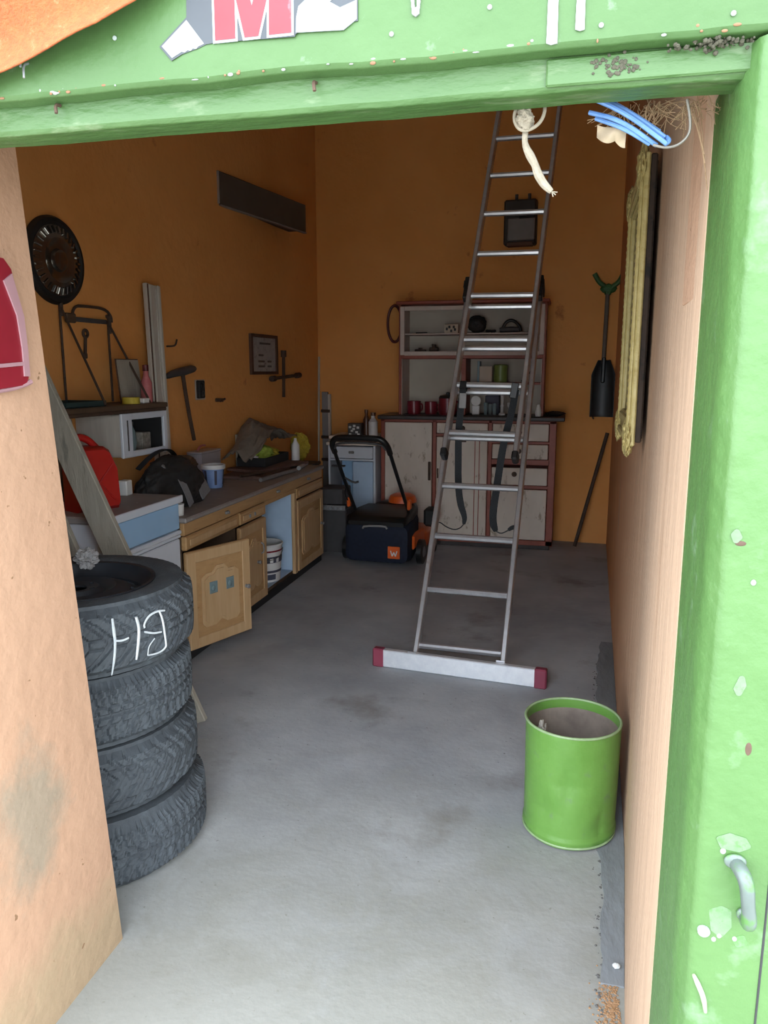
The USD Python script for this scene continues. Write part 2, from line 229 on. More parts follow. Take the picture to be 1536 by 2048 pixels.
# ---------------------------------------------------------------- room shell
RW = [(1.135, .166), (1.54, .176), (2.17, .217), (3.27, .253), (3.89, .272), (6.42, .347)]     # right wall in plan (y, x)
CEIL = 3.5
def wall_prism(poly, z0, z1): return prism(poly, z1 - z0, (0, 0, z0), (1, 0, 0), (0, 1, 0))
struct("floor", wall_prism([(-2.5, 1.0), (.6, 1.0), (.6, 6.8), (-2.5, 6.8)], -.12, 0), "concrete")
struct("trim_1", wall_prism([(-12, -12), (12, -12), (12, 1.0), (-12, 1.0)], -.12, -.004), "yard", label="paved yard in front of the garage")
struct("wall_left", wall_prism([tuple((LA - LU * 1.45)[:2]), tuple((LB + LU * .2)[:2]), tuple((LB + LU * .2 - LN * .2)[:2]), tuple((LA - LU * 1.45 - LN * .2)[:2])], 0, CEIL), "orange_paint")
struct("wall_back", wall_prism([tuple(LB[:2]), tuple((LC + BU * .2)[:2]), tuple((LC + BU * .2 - BN * .2)[:2]), tuple((LB - BN * .2)[:2])], 0, CEIL), "orange_paint")
struct("wall_right", wall_prism([(x, y) for y, x in RW] + [(.6, 6.42), (.6, 1.135)], 0, CEIL), "orange_wall_right")
struct("ceiling", wall_prism([(-2.7, 1.3), (.7, 1.3), (.7, 6.9), (-2.7, 6.9)], CEIL, CEIL + .12), "ceiling_white")
# front wall: left pier (its inner edge leans) and the masonry over the opening
P0 = [(-3.0, 1.03, 0), (-1.03, 1.03, 0), (-1.03, 1.505, 0), (-3.0, 1.505, 0), (-3.0, 1.03, 1.9), (-1.03, 1.03, 1.9), (-1.03, 1.335, 1.9), (-3.0, 1.335, 1.9)]
struct("wall_front", [hull(P0), bx(-3.0, .7, 1.03, 1.33, 1.9, CEIL + .12, .001), bx(.168, .7, 1.15, 1.33, 1.5, 1.9, .001)], "pier_paint")

# ---------------------------------------------------------------- green door frame
rngp = np.random.default_rng(3)
def rough_board(x0, x1, y0, y1, z0, z1, seed, amp=.004, n=140):
    """a long board whose lower edge is worn and wavy"""
    prof = [(y0, z1), (y0, z0 + .006), (y0 + .003, z0 + .0015), (y0 + .006, z0), (y1, z0), (y1, z1)]
    X = np.linspace(x0, x1, n); V = []
    for x in X:
        w = (meshkit.fbm(np.array([[x * 9, seed, 0.]]), 4, seed)[0] - .5) * 2 * amp
        V += [(x, y + (w * .5 if z < z1 - 1e-6 and y < y1 - 1e-6 else 0), z + (w if z < z1 - 1e-6 else 0)) for y, z in prof]
    k = len(prof); F = []
    for i in range(n - 1):
        for j in range(k): a, b = i * k + j, i * k + (j + 1) % k; F += [(a, b, b + k), (a, b + k, a + k)]
    F += [(0, j + 1, j) for j in range(1, k - 1)] + [((n - 1) * k, (n - 1) * k + j, (n - 1) * k + j + 1) for j in range(1, k - 1)]
    m = trimesh.Trimesh(V, F, process=False); m.fix_normals(); return m
hb = struct("trim_2", rough_board(-1.35, .75, .93, .956, 1.742, 2.6, 2), "green_board", 30, "light green painted board over the garage opening")
for x0, x1, z0 in ((-.039, -.029, 1.746), (-.009, -.001, 1.757)):
    add(hb, "paint_strip", prism([(x0, 1.85), (x0 - .001, z0 + .002), (x0 + .004, z0), (x1 + .001, z0 + .001), (x1, 1.85)], .0012, (0, .9296, 0), (1, 0, 0), (0, 0, 1)), "white_paint", label="white streak of paint")
for x, z in ((-.212, 1.773), (.017, 1.761), (.148, 1.76), (-.102, 1.79), (-.56, 1.80)):
    add(hb, "screw", lathe([(0, 0), (.0028, 0), (.0026, .0012), (0, .0016)], (x, .9295, z), 12, (0, -1, 0)), "white_paint")
for x, z in ((-.688, 1.795), (-.684, 1.782)): add(hb, "nail", tube([(x, .93, z), (x + .001, .918, z - .006), (x + .003, .915, z - .022)], .0015, 6, 2), "silver")
add(hb, "bent_clip", [prism([(-.192, 1.83), (-.176, 1.83), (-.180, 1.79), (-.184, 1.7875), (-.188, 1.79)], .003, (0, .9295, 0), (1, 0, 0), (0, 0, 1), hole=[(-.187, 1.82), (-.182, 1.82), (-.183, 1.797), (-.185, 1.797)])], "silver")
chips = []
rc_ = np.random.default_rng(21)
for x in np.r_[rc_.uniform(-.84, .16, 46)]:
    z = 1.7445 + abs(rc_.normal(0, .004)); chips.append(ball((x, .9305, z), (rc_.uniform(.001, .005), .0012, rc_.uniform(.0008, .0022)), 1))
add(hb, "paint_chips", chips[:26], "rust_chip", kind="stuff"); add(hb, "paint_chips", chips[26:], "white_paint", kind="stuff")
bm = struct("trim_3", rough_board(-1.35, .30, .957, 1.006, 1.707, 1.80, 9, .0022), "green_paint_worn", 30, "worn green beam set back under the board")
for x in (-.661, -.311):
    add(bm, "nail", tube([(x, .9565, 1.739), (x, .946, 1.737), (x + .002, .944, 1.726)], .0022, 6, 1), "rust")
add(bm, "patch", bx(-.04, .30, .952, .9575, 1.712, 1.741, .002), "green_paint_worn")
def post_mesh():
    prof = [(.167, 1.133), (.166, .975), (.170, .955), (.174, .952), (.178, .938), (.184, .931), (.196, .929), (.52, .929), (.52, 1.133)]
    n = 120; Z = np.linspace(-.004, 1.738, n); V = []; k = len(prof)
    for z in Z:
        for i, (x, y) in enumerate(prof):
            w = (meshkit.fbm(np.array([[z * 7, i * .4, 3.]]), 4, 5)[0] - .5) * .006 if 1 <= i <= 6 else 0
            V.append((x + w, y + w * .5, z))
    F = []
    for i in range(n - 1):
        for j in range(k): a, b = i * k + j, i * k + (j + 1) % k; F += [(a, b, b + k), (a, b + k, a + k)]
    F += [(0, j + 1, j) for j in range(1, k - 1)] + [((n - 1) * k, (n - 1) * k + j, (n - 1) * k + j + 1) for j in range(1, k - 1)]
    m = trimesh.Trimesh(V, F, process=False); m.fix_normals(); return m
po = struct("trim_4", post_mesh(), "green_paint", 40, "light green painted door post with rounded edge")
add(po, "staple", tube([(.222, .93, .806), (.226, .912, .806), (.231, .900, .798), (.234, .898, .77), (.238, .90, .745), (.2385, .912, .736), (.2385, .932, .735)], [.008, .009, .009, .008, .009, .008, .007], 12, 2), "hasp_metal", label="bulky metal staple for the latch, half painted green")
add(po, "staple_foot", [ball((.2385, .926, .738), (.010, .005, .009)), ball((.222, .926, .808), (.013, .005, .010))], "hasp_metal")
add(po, "bolt_head", lathe([(0, -.002), (.0075, -.002), (.0075, .003), (.005, .005), (0, .0055)], (.1935, .929, .705), 16, (0, -1, 0)), "white_paint", label="white domed bolt head")
for x, z, r in ((.208, .818, .0035), (.206, .695, .003), (.212, .701, .003), (.230, .70, .003), (.215, 1.16, .003)): add(po, "paint_fleck", ball((x, .929, z), (r, .0012, r * 1.2), 2), "white_paint")
add(po, "plank_joint", tube([(.263, .9292, .50), (.2632, .9292, .70), (.2626, .9292, .93)], [.0012, .0016, .0008], 6), "plinth_black")
add(po, "drip", tube([(.186, .929, .64), (.192, .928, .628), (.2, .928, .61), (.204, .929, .588)], [.002, .0035, .0035, .002], 8, 2), "can_rim")
for pts_ in ([(.200, .835), (.214, .842), (.232, .838), (.238, .828), (.226, .821), (.206, .823)], [(.199, .735), (.212, .742), (.222, .738), (.224, .716), (.214, .700), (.203, .708)], [(.228, .700), (.240, .706), (.244, .696), (.234, .690)], [(.188, 1.215), (.193, 1.222), (.198, 1.212), (.192, 1.205)], [(.205, 1.03), (.212, 1.05), (.216, 1.035), (.210, 1.02)]):
    add(po, "worn_patch", prism(list(Polygon(pts_).buffer(-.002).buffer(.0035).exterior.coords)[:-1], .0006, (0, .9291, 0), (1, 0, 0), (0, 0, 1)), "worn_pale", label="pale worn patch of paint")
add(po, "knot", [ball((.226, .9295, .955), (.004, .001, .009), 2), ball((.198, .9295, 1.205), (.006, .001, .003), 2)], "rust")

# floor details
e = [(.121, 1.60), (.128, 1.72), (.138, 1.90), (.140, 2.05), (.139, 2.2), (.150, 2.5), (.162, 2.8), (.168, 3.1), (.176, 3.35), (.19, 3.7), (.215, 3.95)]
pts = []
for i in range(60):
    y = 1.63 + i * .04; x = np.interp(y, [q[1] for q in e], [q[0] for q in e]) + (meshkit.fbm(np.array([[y * 14, 0, 0.]]), 3, 4)[0] - .5) * .03; pts.append((x, y))
wall_side = [(float(np.interp(y, [q[0] for q in RW], [q[1] for q in RW])) - .001, y) for _, y in reversed(pts)]
struct("trim_5", prism(pts + wall_side, .006, (0, 0, -.001), (1, 0, 0), (0, 1, 0)), "concrete_patch", label="strip of darker cement along the foot of the right wall")
random_g = np.random.default_rng(11)
cr = []
for i in range(180):
    y = random_g.uniform(1.5, 3.7); x = np.interp(y, [q[1] for q in e], [q[0] for q in e]) + random_g.normal(0, .010); r = random_g.uniform(.001, .004)
    cr.append(blob((x, y, r * .3), (r, r, r * .7), i % 7, .3, 2, 1))
single("crumbled_cement", cr, "crack", "crumbs of cement along the broken floor edge by the right wall", "cement crumbs", False, kind="stuff")
sd = []
for i in range(700):
    x, y = random_g.normal(.152, .016), random_g.normal(1.565, .045); r = random_g.uniform(.0008, .0032)
    if x < .168: sd.append(blob((x, y, r * .35), (r, r, r * .6), i % 5, .3, 2, 1))
single("sand_heap", sd, "sand", "tan sand spilled where the right wall meets the door post", "sand", False, kind="stuff")
single("pebble", blob((.166, 1.684, .011), (.009, .007, .006), 2, .2), "pebble", "small white pebble on the dark cement strip", "pebble")
# ---------------------------------------------------------------- ladder
def ladder_axes(az, lean, roll):
    a = np.array([math.cos(az), math.sin(az), 0]); n = np.array([-math.sin(az), math.cos(az), 0]); d0 = math.cos(lean) * np.array([0, 0, 1.]) + math.sin(lean) * n
    return a * math.cos(roll) - math.sin(roll) * d0, d0 * math.cos(roll) + a * math.sin(roll)
LO, (Lx, Ld), Lw = np.array([-.664, 3.436, .02]), ladder_axes(-.037, .588, .010), .417
UO, (Ux, Ud), Uw = np.array([-.611, 4.019, 1.079]), ladder_axes(-.065, .549, .019), .368
ld = thing("extension_ladder", "tall aluminium extension ladder leaning up through the middle of the garage", "ladder", (-.45, 3.44, 0))
for k in (0, 1):
    o = LO + Lx * Lw * k; add(ld, "stile", bar(o - Ld * .01, o + Ld * 2.26, .024, .062, Lx, .004), "aluminium")
for i in range(8):
    o = LO + Ld * (.087 + .286 * i); add(ld, "rung", bar(o, o + Lx * Lw, .030, .030, Ld, .009), "aluminium")
for k in (0, 1):
    o = UO + Ux * Uw * k; add(ld, "upper_stile", bar(o - Ud * .115, o + Ud * 2.80, .024, .062, Ux, .004), "aluminium")
    add(ld, "stile_foot", bar(o - Ud * .15, o - Ud * .10, .032, .072, Ux, .008), "black_plastic", label="black plastic stile foot")
for i in range(10):
    o = UO + Ud * .286 * i; add(ld, "upper_rung", bar(o, o + Ux * Uw, .030, .030, Ud, .009), "aluminium")
nL = np.cross(Lx, Ld)
for k in (0, 1):
    t = LO + Lx * (Lw * k) + Ld * 2.2
    add(ld, "hook_bracket", [bar(t - Lx * .02 + nL * .02, t + Lx * .02 + nL * .02, .05, .11, Ld, .004), bar(t - Ld * .10 + nL * .05, t + Ld * .05 + nL * .05, .03, .05, Lx, .004)], "black_plastic", label="dark guide bracket at the top of the lower section")
bL, bR = np.array([-.859, 3.447, .045]), np.array([-.039, 3.352, .045]); bd = nrm(bR - bL); bn = np.array([bd[1], -bd[0], 0.])
bL, bR = bL + bn * .030, bR + bn * .030
add(ld, "stabiliser_bar", bar(bL + bd * .05, bR - bd * .05, .086, .032, (0, 0, 1), .004), "aluminium_bar", label="wide aluminium foot bar")
for q in (bL, bR - bd * .055): add(ld, "end_cap", bar(q, q + bd * .055, .092, .040, (0, 0, 1), .006), "red_plastic_cap", label="dark red plastic end cap")
for k in (0, 1):
    o = LO + Lx * Lw * k; add(ld, "clamp", bar((*(o + bn * .052)[:2], .002), (*(o + bn * .052)[:2], .096), .042, .004, bd, .001), "aluminium")

# straps hanging from the ladder
def at415(pts, y=4.115): return [(x * y / 4.15, y, z) for x, z in pts]
s1 = thing("strap", "black webbing strap hanging straight down inside the ladder, nearer its left stile", "strap", (-.56, 4.115, .55), group=None)
add(s1, "webbing", ribbon(at415([(-.552, 1.300), (-.566, 1.162), (-.572, 1.054), (-.571, .93), (-.570, .809), (-.557, .685), (-.528, .611), (-.534, .571)]), [.034, .036, .036, .036, .036, .036, .026, .012], (1, .25, 0), .004), "strap_black")
add(s1, "buckle", bar((-.548, 4.105, 1.20), (-.545, 4.105, 1.28), .038, .008, (1, 0, 0), .003), "grey_mid", label="grey buckle under the rung")
add(s1, "thin_cord", tube([(-.53, 4.115, .571), (-.55, 4.112, .547), (-.585, 4.11, .538), (-.63, 4.11, .555), (-.66, 4.11, .579), (-.682, 4.11, .572)], .003, 6, 2), "black_plastic")
add(s1, "loop", ribbon([(-.552, 4.12, 1.30), (-.55, 4.165, 1.35), (-.55, 4.20, 1.32), (-.55, 4.17, 1.285), (-.552, 4.115, 1.29)], .034, (1, 0, 0), .003, 2), "strap_black")
s2 = thing("strap", "black webbing strap hanging slanted across the ladder, nearer its right stile", "strap", (-.33, 4.115, .54))
add(s2, "webbing", ribbon(at415([(-.272, 1.300), (-.294, 1.166), (-.327, 1.032), (-.345, .90), (-.358, .789), (-.376, .65), (-.374, .581), (-.357, .54)]), [.032, .036, .038, .038, .038, .040, .038, .020], (1, .2, .15), .004), "strap_black")
add(s2, "buckle", bar((-.285, 4.105, 1.255), (-.272, 4.105, 1.335), .036, .009, (1, 0, 0), .003), "black_plastic")
add(s2, "thin_cord", tube([(-.354, 4.115, .541), (-.327, 4.113, .528), (-.30, 4.11, .542), (-.284, 4.11, .553)], .003, 6, 2), "black_plastic")
add(s2, "strap_end", ribbon([(-.288, 4.11, .551), (-.268, 4.11, .566), (-.247, 4.11, .571)], [.014, .024, .02], (0, .1, 1), .003, 1), "strap_black")
# ---------------------------------------------------------------- tyres
def tyre_mesh(kind, R=.326, Wd=.2025):
    """vertical axis, base at z=0; carcass profile with a moulded tread"""
    na, Rr = 420, .222
    side_in = [(Rr - .012, .022), (Rr - .004, .012), (Rr + .012, .006), (Rr + .04, .0), (Rr + .075, .004), (R - .028, .014), (R - .010, .026)]
    tv = np.linspace(.030, Wd - .030, 30)
    prof = side_in + [(R - .0035 * ((z - Wd / 2) / (Wd / 2 - .03)) ** 4, z) for z in tv] + [(r, Wd - z) for r, z in side_in[::-1]]
    prof = np.array(prof); k = len(prof); A = np.arange(na) / na * 2 * np.pi
    V = np.zeros((na, k, 3)); rr = np.repeat(prof[None, :, 0], na, 0); zz = np.repeat(prof[None, :, 1], na, 0); aa = np.repeat(A[:, None], k, 1)
    v = (zz - Wd / 2) / (Wd / 2); tread = (zz > .024) & (zz < Wd - .024) & (rr > R - .02)
    if kind == 0: g = (np.sin(34 * (aa + .38 * np.abs(v) ** 1.5) + 0) > .55) | (np.abs(np.abs(v) - .12) < .035)
    elif kind == 1: g = (np.sin(60 * aa + 5 * v) > .5) & (np.abs(v) > .3) | (np.abs(np.abs(v) - .27) < .03) | (np.abs(v) < .03) | (np.sin(60 * aa + 9 * np.abs(v)) > .8)
    else: g = (np.sin(44 * aa + 7 * np.abs(v) ** 1.3 * 1.8) > .45) & (np.abs(v) > .12) | (np.abs(np.abs(v) - .45) < .03)
    rr = rr - np.where(tread & g, .0065, 0) - np.where(tread & (np.sin(150 * aa + 14 * v) > .8), .002, 0)
    rib = (~tread) & (rr > Rr + .06); rr = rr + np.where(rib & (np.sin(60 * aa) > .4), .0012, 0)
    V[..., 0], V[..., 1], V[..., 2] = rr * np.cos(aa), rr * np.sin(aa), zz; F = []
    idx = np.arange(na * k).reshape(na, k); i2 = np.roll(idx, -1, 0)
    a, b, c, d = idx[:, :-1].ravel(), i2[:, :-1].ravel(), i2[:, 1:].ravel(), idx[:, 1:].ravel(); F = np.vstack([np.c_[a, b, c], np.c_[a, c, d]])
    return trimesh.Trimesh(V.reshape(-1, 3), F, process=False)
def rim_meshes(Wd=.2025, Rr=.217):
    barrel = lathe([(Rr + .004, Wd - .010), (Rr - .004, Wd - .012), (Rr - .008, Wd - .03), (Rr - .022, Wd - .045), (Rr - .024, .05), (Rr - .006, .02), (Rr + .002, .014), (Rr - .004, .012), (Rr - .03, .048), (Rr - .028, Wd - .05), (Rr - .012, Wd - .032), (Rr - .008, Wd - .008), (Rr + .004, Wd - .006), (Rr + .004, Wd - .010)], n=72)
    z0 = .150; disc = lathe([(.030, z0 + .022), (.062, z0 + .026), (.075, z0 + .010), (.11, z0 + .026), (.15, z0 + .014), (.194, z0 - .008), (.194, z0 - .014), (.15, z0 + .008), (.11, z0 + .020), (.075, z0 + .004), (.062, z0 + .020), (.030, z0 + .016), (.030, z0 + .022)], n=72)
    m = m3.Manifold(m3.Mesh(np.asarray(disc.vertices, np.float32), np.asarray(disc.faces, np.uint32))) if disc.is_watertight else None
    if m is not None and not m.is_empty():
        for i in range(14):
            a = i * 2 * math.pi / 14; m = m - m3.Manifold.cube((.026, .030, .12), True).translate((.162, 0, z0)).rotate((0, 0, math.degrees(a)))
        for i in range(5):
            a = i * 2 * math.pi / 5; m = m - m3.Manifold.cylinder(.1, .008, .008, 16, True).translate((.052 * math.cos(a), .052 * math.sin(a), z0 + .02))
        disc = tm(m)
    return barrel, disc
TX, TY = -1.367, 1.889
barrel, disc = rim_meshes()
names = ["bottom tyre of the stack, resting on the concrete floor", "second tyre from the floor, with fine curved sipes", "third tyre from the floor, just under the chalked one", "topmost tyre of the stack, with chalk marks on its tread and a black steel wheel"]
for i in range(4):
    z0 = .2025 * i; t = thing("tyre", names[i], "tyre", (TX + (.012, -.006, -.010, .004)[i], TY + (-.004, .004, 0, -.002)[i], z0), group="stack of four wheels")
    R = (.332, .326, .324, .326)[i]; m = tyre_mesh((1, 2, 1, 0)[i], R); m.apply_transform(trimesh.transformations.rotation_matrix(1.1 * i, (0, 0, 1))); m.apply_translation(t.loc); add(t, "tread", m, "rubber", 30)
    w = add(t, "rim", barrel.copy().apply_translation(t.loc), "steel_black"); add(w, "wheel_disc", disc.copy().apply_translation(t.loc), "steel_black")
    if i == 3:
        def ck(pts, w0):
            P = [(TX + .004 + (R + .0012) * math.cos(a), TY - .002 + (R + .0012) * math.sin(a), z) for a, z in pts]; mid = np.mean([p[0] for p in pts]); out = np.array([math.cos(mid), math.sin(mid), 0])
            Q = np.asarray(P); 
            return tube(Q, w0, 5, 2)
        for pts, w0 in (([(-.701, .775), (-.695, .735), (-.69, .711), (-.705, .666), (-.734, .623)], [.003, .0045, .004, .0035, .0012]), ([(-.689, .714), (-.634, .71), (-.579, .714)], [.0025, .003, .0025]), ([(-.508, .765), (-.487, .736), (-.498, .70), (-.527, .649)], [.004, .0045, .0045, .003]),
                        ([(-.221, .758), (-.30, .764), (-.392, .759), (-.442, .739), (-.436, .729)], [.003, .003, .0025]), ([(-.281, .761), (-.252, .739), (-.238, .707), (-.226, .669), (-.224, .653), (-.306, .646), (-.422, .651)], [.003, .0035, .003, .002]), ([(-.438, .718), (-.35, .706), (-.27, .702)], .003), ([(-.344, .691), (-.409, .675), (-.422, .651)], .0018)):
            add(t, "chalk_mark", ck(pts, w0), "chalk", label="white chalk stroke on the tread")
def crumple(c, r, seed, n=4): m = blob(c, r, seed, .55, 2.6, n); return m
single("crumpled_rag", crumple((-1.405, 2.005, .838), (.032, .032, .030), 5), "grey_mid", "crumpled grey rag lying on the rim of the topmost tyre", "rag", 25)
# ---------------------------------------------------------------- green can
def can_mesh():
    n, k = 120, 46; R, H = .142, .354; A = np.arange(n) / n * 2 * np.pi; Z = np.linspace(0, H, k); V = np.zeros((n, k, 3)); aa, zz = np.meshgrid(A, Z, indexing="ij")
    cam_a = math.atan2(-2.263, -.053)
    rr = R * (1 - .03 * (1 - zz / H)) + .0018 * np.sin(3 * aa + 1) + .0035 * (np.abs(zz - H * .06) < .008)
    for a0, z0, sa, sz, dp in ((cam_a - .05, .20, .30, .050, .0095), (cam_a - .55, .105, .34, .045, .009), (cam_a + .75, .06, .25, .04, .007), (cam_a + .35, .27, .4, .05, .003)):
        d = np.angle(np.exp(1j * (aa - a0))) / sa; e = (zz - z0) / sz; rr -= dp * np.exp(-(np.abs(d) + np.abs(e) * .8) ** 1.6)
    V[..., 0], V[..., 1], V[..., 2] = rr * np.cos(aa), rr * np.sin(aa), zz; idx = np.arange(n * k).reshape(n, k); i2 = np.roll(idx, -1, 0); f = lambda x: x.ravel()
    a, b, c, d = f(idx[:, :-1]), f(i2[:, :-1]), f(i2[:, 1:]), f(idx[:, 1:]); return trimesh.Trimesh(V.reshape(-1, 3), np.vstack([np.c_[a, b, c], np.c_[a, c, d]]), process=False)
cn = thing("metal_can", "dented open metal drum painted light green, standing by the right wall", "metal can", (.053, 2.263, .006))
cm = can_mesh(); cm.apply_translation(cn.loc); add(cn, "body", cm, "can_green", True)
add(cn, "inner_wall", [lathe([(.1385, .35), (.1290, .22), (.1260, .02), (0, .02), (0, .012), (.1275, .012), (.1305, .22), (.1398, .35), (.1385, .35)], cn.loc, 72)], "can_inside", label="dull brown inside of the drum")
add(cn, "inner_band", lathe([(.1392, .352), (.1374, .352), (.1366, .322), (.1390, .322), (.1392, .352)], cn.loc, 72), "can_green")
add(cn, "rim", lathe(ring_profile(.141, .0042), cn.loc + (0, 0, .354), 80), "can_rim", label="pale worn rolled rim")
add(cn, "bottom_rim", lathe(ring_profile(.138, .0036), cn.loc + (0, 0, .005), 80), "can_rim")
single("paper_scrap", crumple((-.035, 2.215, .318), (.016, .026, .045), 8, 3).apply_translation((0, 0, 0)), "scrap", "pale crumpled scrap sticking up inside the green drum", "paper scrap", 25)
# ---------------------------------------------------------------- leaning boards behind the tyres
def plank(name, base, top, w, t, mat, label):
    base, top = np.array(base), np.array(top); return single(name, bar(base, top, w, t, (1, 0, .3), .003), mat, label, "board")
plank("plank", (-1.375, 2.58, .035), (-2.02, 2.44, 1.72), .105, .024, "grey_board", "wide weathered grey board leaning left behind the tyre stack")
plank("plank", (-1.44, 2.40, .02), (-2.03, 2.36, 1.56), .050, .022, "grey_board", "narrow weathered grey batten leaning beside the wide grey board")
# ---------------------------------------------------------------- white and blue kitchen cabinet
X1 = -1.74
wc = thing("kitchen_cabinet", "white kitchen cabinet with a pale blue drawer, behind the tyres", "cabinet", (-2.03, 2.91, 0))
XB = -2.325
add(wc, "body", [bx(XB, X1 - .02, 2.62, 2.64, 0, .80), bx(XB, X1 - .02, 3.19, 3.21, 0, .80), bx(XB, X1 - .02, 2.64, 3.19, .07, .09), bx(XB, XB + .012, 2.64, 3.19, .07, .8), bx(XB, X1 - .05, 2.64, 3.19, 0, .07)], "enamel_white")
add(wc, "top", bx(XB, X1 + .012, 2.615, 3.215, .80, .83, .006), "laminate_grey", label="grey laminate top")
add(wc, "top_edge", bx(X1 + .004, X1 + .016, 2.612, 3.218, .797, .831, .003), "enamel_white", label="white front edge of the top")
add(wc, "drawer", bx(X1 - .02, X1 + .002, 2.63, 3.20, .672, .794, .004), "pale_blue", label="pale blue drawer front")
add(wc, "grip_rail", [bx(X1 - .02, X1 + .012, 2.63, 3.20, .648, .668, .005), bx(X1 - .02, X1 + .006, 2.63, 3.20, .632, .646, .003)], "enamel_white")
dr = add(wc, "door", bx(X1 - .02, X1, 2.63, 3.20, .075, .626, .005), "enamel_white")
# ---------------------------------------------------------------- long pine sideboard
sb = thing("pine_sideboard", "long low pine sideboard along the left wall, one door hanging open", "sideboard", (-2.0, 4.29, 0))
Y0, Y1 = 3.235, 5.34; XW = -2.20
add(sb, "carcass", [bx(XW, X1 - .02, Y0, Y0 + .02, .05, .685), bx(XW, X1 - .02, 3.845, 3.865, .05, .685), bx(XW, X1 - .02, 4.225, 4.245, .05, .685), bx(XW, X1 - .02, 4.765, 4.785, .05, .685), bx(XW, X1 - .02, Y1 - .02, Y1, .05, .685), bx(XW, X1 - .02, Y0, Y1, .05, .068), bx(XW, XW + .012, Y0, Y1, .05, .685), bx(XW, X1 - .02, Y0, 4.24, .545, .556), bx(XW, X1 - .02, 4.78, Y1, .545, .556)], "wood_dark")
add(sb, "niche_lining", [bx(XW + .013, XW + .018, 4.246, 4.764, .069, .66), bx(XW + .013, X1 - .022, 4.755, 4.764, .069, .66), bx(XW + .013, X1 - .022, 4.246, 4.255, .069, .66), bx(XW + .02, X1 - .022, 4.256, 4.754, .069, .075)], "niche_blue", label="pale blue lining of the open niche")
add(sb, "plinth", bx(XW, X1 - .008, Y0, Y1, 0, .05), "plinth_black", label="black plinth")
add(sb, "apron", bx(X1 - .02, X1 + .004, Y0, Y1, .628, .690, .004), "pine")
for y0, y1 in ((Y0, 3.85), (3.86, 4.235), (4.775, Y1)):
    q = add(sb, "drawer", bx(X1 - .02, X1 + .010, y0 + .004, y1 - .004, .555, .624, .006), "pine"); add(q, "drawer_panel", bx(X1 + .008, X1 + .014, y0 + .04, y1 - .04, .573, .606, .004), "pine_raised")
add(sb, "rail", bx(X1 - .02, X1 - .002, 4.245, 4.765, .60, .628), "pine")
add(sb, "niche_stile", bx(X1 - .02, X1 + .004, 4.745, 4.79, .05, .60), "pine_raised")
for y in (3.70, 4.44, 5.02): add(sb, "catch", [bx(X1 + .004, X1 + .016, y - .018, y + .018, .652, .668, .003), cyl((X1 + .016, y, .66), (X1 + .024, y, .66), .007, 10)], "grey_mid", label="small grey metal catch")
for y in (3.98, 4.05): add(sb, "catch", bx(X1 + .014, X1 + .024, y - .006, y + .006, .580, .60, .003), "grey_mid")
def door(par, y0, y1, z0, z1, T=None, label=None, knob=None, badges=False):
    D = T if T is not None else np.eye(4); w = y1 - y0
    g = lambda m: tf(m, D)
    q = add(par, "door", g(bx(X1 - .018, X1 + .004, y0, y1, z0, z1, .005)), "pine", label=label)
    add(q, "door_frame", [g(bx(X1 + .003, X1 + .011, y0 + .002, y0 + .055, z0 + .002, z1 - .002, .004)), g(bx(X1 + .003, X1 + .011, y1 - .055, y1 - .002, z0 + .002, z1 - .002, .004)), g(bx(X1 + .003, X1 + .011, y0 + .05, y1 - .05, z0 + .002, z0 + .058, .004)), g(bx(X1 + .003, X1 + .011, y0 + .05, y1 - .05, z1 - .058, z1 - .002, .004))], "pine_raised")
    a, b, c, d = y0 + .085, y1 - .085, z0 + .095, z1 - .095; m = (a + b) / 2; e = (b - a)
    poly = [(a, c + .02), (a + .02, c), (m - e * .15, c), (m, c + .022), (m + e * .15, c), (b - .02, c), (b, c + .02), (b, d - .05), (b - .03, d - .03), (m + e * .22, d - .028), (m + e * .1, d), (m - e * .1, d), (m - e * .22, d - .028), (a + .03, d - .03), (a, d - .05)]
    add(q, "raised_panel", [g(prism(poly, .007, (X1 + .003, 0, 0), (0, 1, 0), (0, 0, 1))), g(prism([(m + (y - m) * .86, (c + d) / 2 + (z - (c + d) / 2) * .88) for y, z in poly], .011, (X1 + .003, 0, 0), (0, 1, 0), (0, 0, 1)))], "pine_raised")
    if knob is not None: add(q, "knob", g(lathe([(0, 0), (.010, 0), (.007, .010), (.012, .018), (.009, .026), (0, .028)], (X1 + .010, knob, (z0 + z1) / 2), 16, (1, 0, 0))), "grey_mid")
    if badges:
        for y in badges: add(q, "keyhole_plate", [g(bx(X1 + .013, X1 + .017, y - .026, y + .026, .315, .375, .003)), g(ball((X1 + .018, y - .004, .343), (.006, .012, .016), 2))], "teal_box", label="small greenish metal plate on the door panel")
    return q
hx, hy = X1 + .004, Y0 + .004; th = math.radians(-22)
Tm = trimesh.transformations.translation_matrix((hx, hy, 0)) @ trimesh.transformations.rotation_matrix(th, (0, 0, 1)) @ trimesh.transformations.translation_matrix((-hx, -hy, 0))
door(sb, Y0 + .004, Y0 + .420, .055, .545, Tm, "pine door swung half open, with two greenish plates", Y0 + .385, (Y0 + .16, Y0 + .27))
q = door(sb, 3.862, 4.232, .055, .54, knob=4.08); add(q, "handle", tube([(X1 + .011, 4.145, .40), (X1 + .028, 4.145, .39), (X1 + .028, 4.145, .345), (X1 + .011, 4.145, .335)], .005, 8, 2), "grey_mid")
door(sb, 4.792, Y1 - .004, .055, .54, knob=5.28)
single("worktop", bx(-2.215, X1 + .018, Y0 - .005, Y1 + .01, .690, .715, .006), "laminate_grey", "worn grey brown worktop of the long pine sideboard", "worktop")
bk = thing("paint_bucket", "white plastic paint bucket with dark label inside the open pine niche", "bucket", (-1.86, 4.50, .0755))
